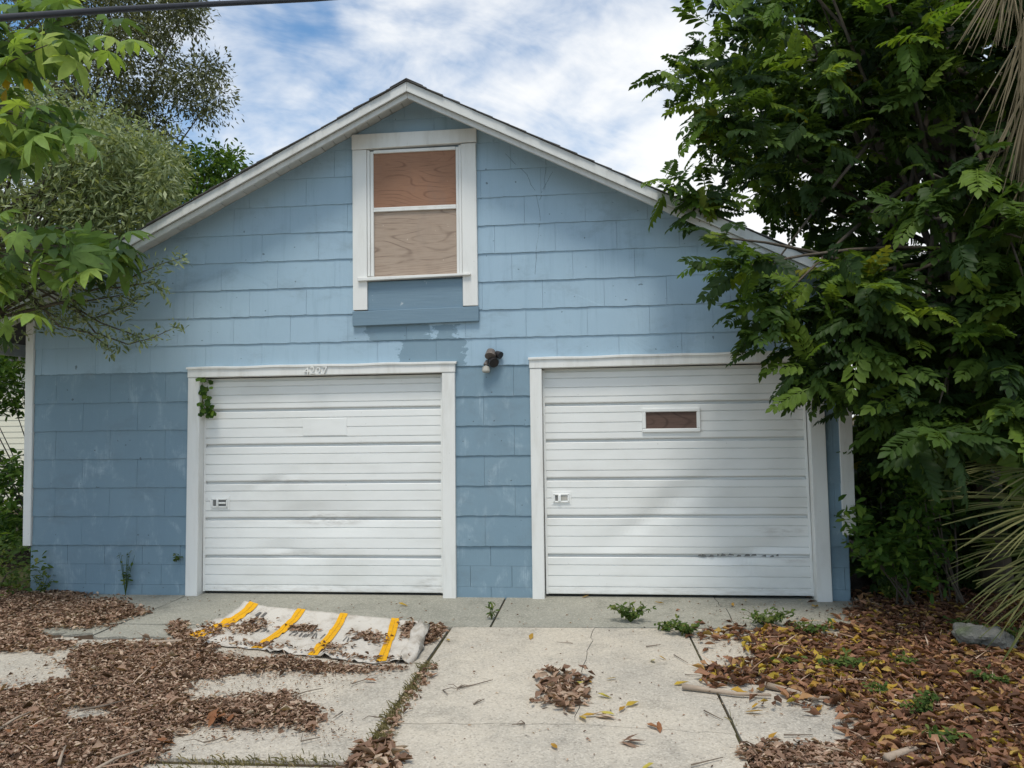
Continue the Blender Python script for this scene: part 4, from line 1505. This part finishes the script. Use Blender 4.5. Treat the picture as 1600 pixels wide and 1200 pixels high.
# vine in the corner of the left door
vine = thing('ivy_vine', 'green ivy sprouting inside the top corner of the left garage door', 'vine')
cv = [at(x_, y_, .0) for x_, y_ in ((313, 590), (317, 605), (316, 622), (320, 640), (318, 650))]
MB().tube(cv, [.004] * 5, 4).build('stem', M['twig'], vine)
CT = sample_poly([(311, 588), (325, 588), (328, 605), (326, 615), (330, 622), (336, 630), (335, 642), (322, 650), (311, 652)], 62, -.075, .02)
n = len(CT)
leaf_parts('leaf', [simple(.75, .1), simple(.85, .05)], CT, frames(sphere(n) * np.array([1, .4, .7]) + np.array([.1, -.2, -.5]), np.array([0, -1, .4]) + rng.normal(size=(n, 3)) * .3), rng.uniform(.045, .075, n), M['shrub'], vine)

# ================================================================== UTILITY CABLE
cb = [at(-900, 75, -5.6), at(-300, 46, -5.2), at(0, 28, -4.75), at(180, 15, -4.35), at(340, 6, -3.8), at(490, -1, -3.1), at(700, -16, -1.5), at(1100, -60, 3.0)]
tag(MB().tube(cb, [.0135] * len(cb), 8).build('utility_cable', M['cable'], smooth=True), 'thick black overhead cable crossing the top left sky', 'cable')

# ================================================================== CLOTH ON THE GROUND
cl_ = thing('discarded_sheet', 'dirty white sacking sheet with orange stripes lying before the left door', 'sheet')
bk = [(382, 939, .14), (412, 948, .12), (470, 953, .11), (535, 960, .10), (600, 966, .085), (655, 972, .07)]
ft = [(284, 988), (318, 1006), (405, 1016), (495, 1027), (580, 1036), (640, 1036)]
bu = [0, .1, .31, .555, .80, 1.0]
fu = [0, .10, .33, .585, .82, 1.0]


def cloth_pt(u, v, lift=0.0):
    bx, by, bz = (np.interp(u, bu, [q[i] for q in bk]) for i in range(3))
    fx, fy = (np.interp(u, fu, [q[i] for q in ft]) for i in range(2))
    top = gnd(bx, by, bz)
    fr0 = gnd(fx, fy, .006)
    ctl = top * .78 + fr0 * .22
    ctl[2] = .006
    p = (1 - v) ** 2 * fr0 + 2 * v * (1 - v) * ctl + v * v * top
    wr = mnoise.noise((u * 9, v * 4, 2.0)) * .5 + mnoise.noise((u * 22, v * 9, 7.0)) * .45 + mnoise.noise((u * 46, v * 15, 3.0)) * .25
    amp = .050 * (1 - v) + .014
    p = p + np.array([0, 0, max(0.0, wr) * amp * 1.4 + .004 + lift])
    p[1] += mnoise.noise((u * 14, 3.0, v * 3)) * (.05 * (1 - v) ** 2)
    return p


NU, NV = 60, 22
V = [cloth_pt(i / NU, j / NV) for i in range(NU + 1) for j in range(NV + 1)]
F = [(i * (NV + 1) + j, (i + 1) * (NV + 1) + j, (i + 1) * (NV + 1) + j + 1, i * (NV + 1) + j + 1) for i in range(NU) for j in range(NV)]
sh = obj('sheet_fabric', V, F, M['cloth'], cl_, smooth=True)
so = sh.modifiers.new('thick', 'SOLIDIFY')
so.thickness = .004
so.offset = -1
for uc, vmin in ((.05, .0), (.315, .0), (.565, .0), (.865, .0)):
    for du in (-.0115, .0115):
        V, F = [], []
        for j in range(25):
            v = vmin + (1 - vmin) * j / 24
            for s_ in (-1, 1):
                V.append(cloth_pt(uc + du + s_ * .0108, v, .007))
        F = [(2 * j, 2 * j + 1, 2 * j + 3, 2 * j + 2) for j in range(24)]
        obj('stripe', V, F, M['stripe'], cl_)
V, F = [], []
r = random.Random(5)
u = .20
while u < .80:
    wd = r.uniform(.006, .014)
    if not any(abs(u - k) < .04 for k in (.315, .565)) and r.random() < .85:
        v0, hh = .33 - .02 * u, r.uniform(.06, .12)
        n0 = len(V)
        sl_ = r.uniform(-.006, .006)
        V += [cloth_pt(u, v0, .007), cloth_pt(u + wd * .6, v0, .007), cloth_pt(u + wd * .6 + sl_, v0 + hh, .007), cloth_pt(u + sl_, v0 + hh, .007)]
        F.append((n0, n0 + 1, n0 + 2, n0 + 3))
    u += wd * 1.35
for u0 in (.105, .135):
    n0 = len(V)
    V += [cloth_pt(u0, .70, .007), cloth_pt(u0 + .014, .70, .007), cloth_pt(u0 + .014, .82, .007), cloth_pt(u0, .82, .007)]
    F.append((n0, n0 + 1, n0 + 2, n0 + 3))
obj('printed_lettering', V, F, M['ink'], cl_)['kind'] = 'stuff'
# the turned-up right hem
hem = [gnd(658, 972, .10), gnd(655, 985, .09), gnd(648, 1000, .07), gnd(640, 1018, .05), gnd(628, 1032, .02)]
V, F = [], []
for i, p in enumerate(hem):
    for a in range(9):
        an = math.pi * (a / 8) * 1.25 - .3
        V.append(p + np.array([-.055 * math.cos(an) + .018 * math.sin(i * 3 + a), 0.022 * math.sin(a * 2.1 + i), .050 * math.sin(an) - .035 + .014 * math.sin(5 * i + 2 * a)]))
F = [(i * 9 + a, i * 9 + a + 1, i * 9 + 10 + a, i * 9 + 9 + a) for i in range(len(hem) - 1) for a in range(8)]
hm = obj('turned_hem', V, F, M['cloth'], cl_, smooth=True)
so = hm.modifiers.new('thick', 'SOLIDIFY')
so.thickness = .004

# ================================================================== LEAF LITTER
DRY = [dryleaf(i, .36) for i in range(7)] + [narrow(.16)]


def litter(poly, dens, size, mat, name, label, holes=(), zmax=.03, edge=14, tmpl=DRY, lift=None):
    """flat layer of loose leaves over the ground area that the outline covers"""
    P2 = gnd(*np.asarray(poly, float).T)
    lo, hi = P2.min(0), P2.max(0)
    n = int(dens * (hi[0] - lo[0]) * (hi[1] - lo[1]))
    X = rng.uniform(lo[0], hi[0], n)
    Y = rng.uniform(lo[1], hi[1], n)
    T_ = np.stack([X, Y, np.zeros(n)], -1)
    px_, py_ = proj(T_)
    # ragged border: thins out over a few leaf lengths
    jx, jy = rng.normal(size=n) * edge, rng.normal(size=n) * edge * .45
    wx = np.array([mnoise.noise((p[0] * 2.6, p[1] * 2.6, 5.0)) + .6 * mnoise.noise((p[0] * 7, p[1] * 7, 9.0)) for p in T_])
    wy = np.array([mnoise.noise((p[0] * 2.6, p[1] * 2.6, 15.0)) + .6 * mnoise.noise((p[0] * 7, p[1] * 7, 19.0)) for p in T_])
    far = rng.random(n) < .06
    jx = np.where(far, jx * 4, jx) + wx * edge * 2.2
    jy = np.where(far, jy * 4, jy) + wy * edge * 1.1
    ok = inside(poly, px_ + jx, py_ + jy)
    for h in holes:
        ok &= ~inside(h, px_ + jx * .6, py_ + jy * .6)
    T_ = T_[ok]
    n = len(T_)
    bumpz = np.array([max(0.0, mnoise.noise((p[0] * 2.1, p[1] * 2.1, 0.0)) + .25) for p in T_])
    T_[:, 2] = .004 + rng.random(n) ** 1.5 * zmax * (.35 + bumpz)
    a = rng.uniform(0, 6.283, n)
    d = np.stack([np.cos(a), np.sin(a), rng.normal(size=n) * .22], -1)
    nn = np.array([0, 0, 1.0]) + rng.normal(size=(n, 3)) * .38
    return tag(scatter(name, tmpl, T_, frames(d, nn), rng.uniform(*size, n), mat), label, 'leaf litter', kind='stuff')


mainL = [(110, 1020), (230, 1003), (290, 1014), (350, 1026), (400, 1031), (440, 1033), (480, 1038), (560, 1043), (642, 1042), (560, 1052), (430, 1048), (330, 1062), (280, 1075), (285, 1095), (370, 1092), (440, 1083), (498, 1115), (490, 1138), (400, 1140), (330, 1130), (280, 1150), (250, 1175), (150, 1230), (-120, 1230), (-120, 1085), (0, 1083), (110, 1060)]
litter(mainL, 11000, (.017, .048), M['litter'], 'leaf_litter', 'thick brown drift of small dead leaves across the left driveway', holes=[[(78, 1105), (172, 1108), (178, 1124), (112, 1130)], [(118, 1082), (150, 1068), (148, 1080)]], edge=6)
litter([(x_, y_) for x_, y_ in mainL], 60, (.05, .10), M['litter'], 'leaf_litter', 'whole curled leaves loose on top of the left leaf drift', holes=[[(78, 1105), (172, 1108), (178, 1124), (112, 1130)], [(118, 1082), (150, 1068), (148, 1080)]], edge=10, zmax=.05, tmpl=[dryleaf(60 + i, .5) for i in range(5)])
litter(mainL, 4200, (.006, .022), M['litter'], 'leaf_crumbs', 'fine leaf dust fringing the left leaf drift', holes=[[(78, 1105), (172, 1108), (178, 1124), (112, 1130)], [(118, 1082), (150, 1068), (148, 1080)]], edge=26, zmax=.004)
litter(mainL, 130, (.08, .22), M['litter'], 'twig_litter', 'thin twigs and leaf stalks mixed into the left leaf drift', edge=14, zmax=.05, tmpl=[narrow(.035), narrow(.05)])
litter([(-160, 918), (100, 920), (140, 935), (205, 945), (225, 958), (180, 975), (100, 980), (45, 985), (90, 1005), (115, 1012), (0, 1020), (-160, 1022)], 7500, (.022, .06), M['litter'], 'leaf_litter', 'brown leaf drift piled along the left wall foot', edge=6)
litter([(648, 978), (690, 980), (694, 992), (672, 1006), (650, 1010)], 4200, (.04, .08), M['litter'], 'leaf_litter', 'small brown leaf heap at the end of the striped sheet', zmax=.05, edge=3)
litter([(560, 1165), (600, 1160), (635, 1182), (640, 1230), (540, 1230)], 1300, (.05, .11), M['litter'], 'leaf_litter', 'curled russet leaf heap at the bottom of the grassy joint', zmax=.06, edge=4)
litter([(838, 1062), (880, 1048), (905, 1055), (925, 1085), (905, 1112), (865, 1118), (832, 1100)], 1500, (.04, .10), M['litter'], 'leaf_litter', 'small dark leaf pile in the middle of the driveway', zmax=.06, edge=8, tmpl=DRY + [narrow(.14), narrow(.2)])
litter([(265, 975), (290, 970), (300, 1000), (350, 1010), (330, 1015), (270, 1008)], 5000, (.03, .06), M['litter'], 'leaf_litter', 'brown leaf bits caught under the left edge of the striped sheet', zmax=.03, edge=3)
mainR = [(1080, 985), (1150, 985), (1180, 1005), (1230, 982), (1340, 992), (1345, 935), (1620, 925), (1900, 1000), (1900, 1230), (1330, 1230), (1345, 1155), (1345, 1120), (1210, 1085), (1100, 1072), (1120, 1045), (1180, 1030), (1190, 1008)]
litter(mainR, 1250, (.045, .115), M['litter_big'], 'leaf_litter', 'carpet of russet and yellow leaves under the right hand trees', edge=16, zmax=.04)
litter([(1340, 940), (1620, 930), (1900, 1000), (1900, 1230), (1345, 1230), (1350, 1120), (1345, 1010)], 3000, (.02, .07), M['litter'], 'leaf_litter', 'layer of dark crumbled leaves beneath the russet ones on the right', edge=10, zmax=.015)
litter([(1085, 985), (1340, 990), (1440, 1060), (1400, 1100), (1250, 1082), (1110, 1070), (1190, 1015)], 120, (.06, .11), M['leaf_yellow'], 'leaf_litter', 'scatter of yellow leaves over the litter nearest the right door', edge=16, zmax=.05, tmpl=[dryleaf(70 + i, .4) for i in range(5)])
litter(mainR, 150, (.08, .25), M['litter'], 'twig_litter', 'thin twigs strewn through the right hand leaf carpet', edge=14, zmax=.05, tmpl=[narrow(.035), narrow(.05)])
litter(mainR, 2600, (.006, .022), M['litter'], 'leaf_crumbs', 'fine leaf dust fringing the right hand leaf carpet', edge=26, zmax=.004)
litter([(1150, 1172), (1230, 1168), (1340, 1158), (1420, 1180), (1420, 1230), (1180, 1230)], 6000, (.03, .06), M['litter'], 'leaf_litter', 'fine twiggy leaf mould at the bottom right slab edge', edge=8, tmpl=DRY + [narrow(.1)])
# leaves caught in the trough of the sheet
T_ = []
for (u0, u1, v0, v1, n) in ((.08, .24, .25, .60, 260), (.0, .12, .0, .3, 160), (.33, .48, .42, .56, 170), (.66, .86, .30, .55, 230), (.1, .5, .0, .10, 110), (.55, 1.0, .0, .08, 70), (.55, .7, .1, .25, 60), (.90, 1.0, .4, .95, 150)):
    for _ in range(n):
        T_.append(cloth_pt(min(1, max(0, random.gauss((u0 + u1) / 2, (u1 - u0) / 4))), min(.98, max(0.0, random.gauss((v0 + v1) / 2, (v1 - v0) / 4))), .008 + random.random() * .012))
T_ = np.array(T_)
n = len(T_)
a = rng.uniform(0, 6.283, n)
tag(scatter('leaf_litter', DRY, T_, frames(np.stack([np.cos(a), np.sin(a), rng.normal(size=n) * .2], -1), np.array([0, 0, 1.0]) + rng.normal(size=(n, 3)) * .35), rng.uniform(.025, .055, n), M['litter']), 'brown dead leaves caught in the folds of the striped sheet', 'leaf litter', kind='stuff')
# crumbs everywhere on the slabs
n = 900
T_ = np.stack([rng.uniform(-4.5, 2.2, n), rng.uniform(-3.8, -.1, n), np.full(n, .004)], -1)
a = rng.uniform(0, 6.283, n)
tag(scatter('leaf_crumbs', DRY + [narrow(.12)], T_, frames(np.stack([np.cos(a), np.sin(a), np.zeros(n)], -1), np.array([0, 0, 1.0]) + rng.normal(size=(n, 3)) * .2), rng.uniform(.006, .028, n), M['litter']), 'tiny leaf crumbs and specks strewn over the concrete slabs', 'leaf litter', kind='stuff')

# single leaves that stand out on the slabs
ORDINALS = 'first second third fourth fifth sixth seventh eighth ninth tenth eleventh twelfth thirteenth fourteenth fifteenth sixteenth seventeenth eighteenth nineteenth twentieth twenty-first twenty-second twenty-third twenty-fourth twenty-fifth twenty-sixth twenty-seventh twenty-eighth'.split()
FL = [dryleaf(40 + i, .16) for i in range(4)]


def single(spots, mat, name, label, cat, group, size):
    meshes = [tri_obj(name, V_, F_, mat, None, np.zeros(len(V_))) for V_, F_ in FL]
    datas = [o_.data for o_ in meshes]
    for o_ in meshes:
        bpy.data.objects.remove(o_)
    ORD = ORDINALS
    spots = sorted(spots)
    for i, (x_, y_) in enumerate(spots):
        p = gnd(x_, y_, .012)
        o_ = bpy.data.objects.new(name, datas[i % len(datas)])
        s_ = random.uniform(*size)
        o_.location = tuple(map(float, p))
        o_.scale = (s_, s_, s_)
        o_.rotation_euler = (random.uniform(-.25, .25), random.uniform(-.25, .25), random.uniform(0, 6.28))
        link(o_)
        tag(o_, f'{label}, {ORD[i]} from the left', cat, group)


single([(830, 995), (1020, 1032), (1035, 1028), (955, 1060), (920, 1065), (905, 1068), (865, 1090), (900, 1085), (945, 1088), (910, 1122), (922, 1118), (948, 1115), (972, 1108), (988, 1100), (866, 1166), (1012, 1198), (1065, 1068), (1155, 1032), (1175, 1030), (1130, 1060), (1095, 1063), (1140, 1065), (1180, 1103), (1178, 1112), (1245, 1090), (1280, 1108), (1208, 1150)],
       M['leaf_yellow'], 'fallen_leaf', 'yellow fallen leaf lying loose on the pale driveway concrete', 'leaf', 'yellow leaves on the driveway', (.07, .12))
single([(630, 945), (700, 1000), (915, 932), (1030, 942), (1145, 945), (1165, 938), (1250, 938), (1210, 945), (1300, 960), (1260, 972), (1330, 968)], M['leaf_yellow'], 'fallen_leaf', 'yellow fallen leaf on the grey apron by the garage doors', 'leaf', 'yellow leaves on the apron', (.06, .1))
single([(1300, 1015), (1385, 1022), (1240, 1065), (1255, 1058), (1300, 1080), (1345, 1090), (1395, 1105), (1400, 1125), (1440, 1080), (1490, 1118), (1525, 1107), (1415, 1140), (1375, 1175), (1465, 1075), (1320, 1005), (1210, 1020), (1430, 975), (1390, 1020), (1280, 1000), (1475, 1020), (1500, 1010), (1560, 1030)],
       M['leaf_yellow'], 'fallen_leaf', 'yellow fallen leaf among russet leaf litter under the right trees', 'leaf', 'yellow leaves on the litter', (.07, .12))
single([(235, 1046), (185, 1135), (178, 1106), (88, 1088), (245, 1130), (15, 1175), (15, 1145), (208, 1145), (310, 1028), (355, 1032), (230, 1018), (260, 1160), (195, 1180), (100, 1180), (60, 1140)], M['leaf_red'], 'fallen_leaf', 'large russet dead leaf on top of the brown left leaf drift', 'leaf', 'russet leaves on the left drift', (.08, .14))
single([(1020, 1135), (1030, 1137), (578, 1063), (678, 1055), (640, 1025), (568, 1028)], M['leaf_red'], 'fallen_leaf', 'dry russet leaf lying alone on the bare driveway concrete', 'leaf', 'russet leaves on the driveway', (.07, .12))
# crumpled red leaf cluster
cr = thing('crumpled_leaf', 'big crumpled red brown leaf on the left edge of the bare slab', 'leaf')
P = gnd(342, 1122, .03)
n = 7
a = rng.uniform(0, 6.283, n)
leaf_parts('lobe', FL, P + rng.normal(size=(n, 3)) * np.array([.05, .03, .01]), frames(np.stack([np.cos(a), np.sin(a), rng.normal(size=n) * .3], -1), np.array([0, 0, 1.0]) + rng.normal(size=(n, 3)) * .5), rng.uniform(.08, .14, n), M['leaf_red'], cr)

# ------------------------------------------------------------------ twigs and stalks on the ground
def stick(name, pts_px, r_, mat, label, cat, group=None, z=.012, forks=0):
    pts = [gnd(x_, y_, z + random.uniform(0, .008)) for x_, y_ in pts_px]
    m = MB().tube(pts, list(np.linspace(r_, r_ * .45, len(pts))), 6)
    for _ in range(forks):
        p = pts[random.randrange(len(pts) - 1)]
        q = p + np.array([random.uniform(-.12, .12), random.uniform(-.08, .08), .01])
        m.tube([p, (p + q) / 2 + np.array([0, .01, .01]), q], [r_ * .6, r_ * .5, r_ * .3], 5)
    return tag(m.build(name, mat, smooth=True), label, cat, group)


stick('palm_stalk', [(1066, 1072), (1100, 1077), (1150, 1084), (1205, 1086)], .020, M['frond'], 'pale dry palm stalk lying across the right slab joint', 'stalk', z=.02)
stick('palm_stalk', [(1196, 1070), (1230, 1078), (1270, 1090), (1300, 1091)], .022, M['frond'], 'pale dry palm stalk along the top edge of the right slab', 'stalk', z=.02)
stick('branch', [(1270, 1082), (1310, 1098), (1345, 1116)], .010, M['twig'], 'thin grey branch at the upper right corner of the right slab', 'branch', forks=1)
stick('branch', [(1318, 1128), (1345, 1120), (1400, 1120)], .010, M['twig'], 'short grey branch at the right edge of the right slab', 'branch')
stick('palm_stalk', [(1385, 1185), (1420, 1172), (1445, 1163)], .022, M['frond'], 'stubby dry stalk in the litter at the bottom right', 'stalk', z=.03)
stick('branch', [(1260, 1196), (1360, 1190), (1480, 1196)], .008, M['twig'], 'long thin branch along the bottom right litter', 'branch')
stick('palm_stalk', [(145, 1205), (180, 1185), (225, 1170)], .010, M['frond'], 'pale stick at the bottom left of the brown leaf drift', 'stalk', z=.04)
stick('palm_stalk', [(92, 1195), (97, 1178), (103, 1165)], .009, M['frond'], 'short upright pale stick near the bottom left corner', 'stalk', z=.04)
stick('branch', [(0, 1138), (25, 1122), (48, 1112)], .009, M['frond'], 'pale stick at the left picture edge on the drift', 'branch', z=.04)
stick('branch', [(120, 1110), (160, 1103), (195, 1094)], .008, M['twig'], 'dark stick crossing the small bare patch in the left drift', 'branch', z=.03)
TWIGS = sorted([([(318, 1160), (340, 1155), (352, 1150)], 1), ([(370, 1135), (400, 1140), (412, 1133)], 1), ([(455, 1088), (480, 1080), (505, 1075)], 0), ([(550, 1068), (570, 1062), (590, 1058)], 2), ([(715, 1075), (740, 1070), (770, 1062)], 3), ([(692, 1078), (700, 1085)], 1), ([(740, 1100), (757, 1092)], 1),         ([(585, 1120), (605, 1122)], 1), ([(1010, 1010), (1032, 1007)], 0), ([(1053, 1023), (1075, 1036)], 0), ([(1070, 1054), (1098, 1055)], 0), ([(1100, 1110), (1130, 1125)], 0), ([(1080, 1195), (1130, 1183)], 0), ([(820, 1130), (800, 1132)], 2), ([(470, 1158), (500, 1152)], 1), ([(350, 1088), (380, 1084)], 0), ([(535, 1112), (520, 1122)], 0), ([(1225, 1148), (1270, 1148)], 0), ([(1150, 1000), (1190, 1015)], 0), ([(895, 1005), (870, 1003)], 0)], key=lambda q: q[0][0][0])
for i, (p, f) in enumerate(TWIGS):
    stick('twig', p, random.uniform(.003, .005), M['twig'], f'thin dark twig on the bare concrete, {ORDINALS[i]} from the left', 'twig', 'twigs on the driveway', .008, f)
wp = gnd(260, 1003, .02)
o = MB().box(-.11, .11, -.02, .02, -.012, .012).build('wood_scrap', M['frond'], bevel=.003)
o.location = tuple(map(float, wp))
o.rotation_euler = (0, .05, .45)
tag(o, 'short bare wooden scrap left of the striped sheet', 'wood')
# dark feather-like curled leaf
for (x_, y_, l_) in ((972, 1158, 'dark curled dead leaf on the lower middle slab'), (938, 1117, 'small dark curled leaf near the driveway leaf pile')):
    e = thing('curled_leaf', l_, 'leaf')
    n = 6
    leaf_parts('lobe', [narrow(.25)], np.tile(gnd(x_, y_, .012), (n, 1)) + rng.normal(size=(n, 3)) * np.array([.02, .01, .003]), frames(np.array([1.0, -.25, .12]) + rng.normal(size=(n, 3)) * .25, np.tile([0, 0, 1.0], (n, 1))), rng.uniform(.07, .12, n), M['litter'], e)

# ------------------------------------------------------------------ weeds and grass
def weed(x_, y_, h, spread, n, label, name='weed', mat='weed', size=(.03, .055), tm=None):
    e = thing(name, label, 'weed')
    b_ = gnd(x_, y_, 0.0)
    TT, DD = [], []
    for _ in range(n):
        an = random.uniform(0, 6.28)
        tip = b_ + np.array([math.cos(an) * spread * random.random() ** .5, math.sin(an) * spread * .6 * random.random() ** .5, h * random.uniform(.45, 1)])
        m_ = (b_ + tip) / 2 + np.array([0, 0, h * .15])
        pts = [(1 - t_) ** 2 * b_ + 2 * t_ * (1 - t_) * m_ + t_ * t_ * tip for t_ in np.linspace(0, 1, 5)]
        MB().tube(pts, [.003, .003, .0025, .002, .001], 4).build('stem', M['weed'], e)
        for _k in range(7):
            t_ = random.uniform(.25, 1)
            i = min(3, int(t_ * 4))
            TT.append(pts[i] * (1 - (t_ * 4 - i)) + pts[i + 1] * (t_ * 4 - i))
            DD.append([random.gauss(0, 1), random.gauss(0, 1) - .3, random.gauss(0, .5)])
    TT, DD = np.array(TT), np.array(DD)
    k = len(TT)
    leaf_parts('leaf', tm or SIM, TT, frames(DD, np.array([0, -.4, 1.0]) + rng.normal(size=(k, 3)) * .4), rng.uniform(*size, k), M[mat], e)
    return e


for a in ((196, 930, .48, .10, 7, 'tall spindly weed against the left foundation blocks'), (66, 930, .30, .14, 8, 'small weed against the foundation near the left corner'),
          (768, 968, .16, .04, 4, 'small seedling growing in the apron joint between the doors'), (985, 972, .17, .20, 26, 'bushy weed at the apron edge in front of the right door'),
          (1040, 985, .09, .12, 9, 'low weed beside the bushy one at the apron edge'), (1075, 992, .12, .20, 24, 'green clump at the top of the right slab joint'),
          (1195, 978, .14, .28, 26, 'weed clump on the apron before the right jamb'), (1260, 990, .10, .24, 16, 'weed clump among yellow leaves by the right apron end'),
          (1320, 1045, .10, .22, 18, 'green weed patch in the right hand leaf carpet'), (1410, 1040, .08, .14, 9, 'small weed near the middle of the leaf carpet'),
          (1440, 1118, .14, .16, 14, 'bright green weed clump low in the leaf carpet'), (1475, 1165, .10, .12, 9, 'yellow green weed near the bottom right litter'),
          (1390, 940, .20, .14, 12, 'yellowish weed at the foot of the right shrubs'), (1575, 1010, .16, .22, 18, 'weed mat growing round the grey stone'),
          (1510, 985, .12, .2, 10, 'weed under the palm blades behind the grey stone'), (1560, 1070, .10, .2, 10, 'weed patch at the right picture edge'), (1225, 1040, .07, .14, 8, 'low weed above the dry palm stalks'), (1370, 1085, .07, .12, 8, 'low weed left of the bright green clump')):
    weed(*a)
weed(275, 864, .10, .06, 4, 'yellow green sprig beside the left door jamb', size=(.03, .05)).location = tuple(map(float, at(275, 878, -.03) - gnd(275, 864, 0)))


def grass(path, n, wd, h, label):
    e = []
    V, F, tn = [], [], []
    P = [gnd(x_, y_, 0) for x_, y_ in path]
    for _ in range(n):
        t_ = random.random() * (len(P) - 1)
        i = int(t_)
        if mnoise.noise((t_ * 5.3, n * .01, 0)) < random.uniform(-.35, .25):
            continue
        p = P[i] * (1 - t_ + i) + P[i + 1] * (t_ - i) + np.array([random.gauss(0, wd), random.gauss(0, wd * .6), -.005])
        blade_mesh(V, F, tn, p, (random.gauss(0, .5), random.gauss(0, .5), 1), random.uniform(.4, 1) * h, .0022, .35, random.random())
    return tag(tri_obj('grass', np.array(V), np.array(F), M['grass'], None, np.array(tn)), label, 'grass', kind='stuff')


grass([(672, 1038), (655, 1060), (640, 1085), (622, 1110), (605, 1135), (592, 1160), (585, 1185)], 1500, .028, .075, 'dry grass growing along the left driveway joint')
grass([(250, 1196), (340, 1192), (450, 1192), (560, 1190)], 620, .06, .055, 'short grass strip at the bottom left slab edge')
grass([(1142, 1120), (1150, 1135)], 10, .006, .09, 'single grass sprig in the right slab joint')
grass([(110, 968), (150, 960)], 120, .05, .09, 'thin grass in the leaf drift by the left wall')
litter([(665, 1040), (685, 1045), (640, 1110), (610, 1165), (590, 1160), (625, 1100)], 1300, (.03, .06), M['litter'], 'leaf_litter', 'dry leaf bits lodged in the grassy driveway joint', edge=5)
grass([(-400, 800), (-200, 860), (0, 880), (30, 870)], 900, .5, .2, 'rough grass down the left side of the garage')

# ------------------------------------------------------------------ stone
bm = bmesh.new()
bmesh.ops.create_icosphere(bm, subdivisions=4, radius=1.0)
for v in bm.verts:
    c = v.co.copy()
    k = 1 + .55 * mnoise.noise(c * 1.3 + Vector((3, 1, 2))) + .22 * mnoise.noise(c * 3.2)
    v.co = Vector((c.x * .165 * k, c.y * .14 * k, c.z * .115 * k + .06))
me = bpy.data.meshes.new('stone')
bm.to_mesh(me)
bm.free()
me.materials.append(M['stone'])
o = link(bpy.data.objects.new('stone', me))
o.location = tuple(map(float, gnd(1537, 1012, 0)))
tag(o, 'rough grey stone half sunk in the leaf carpet under the palm', 'stone')
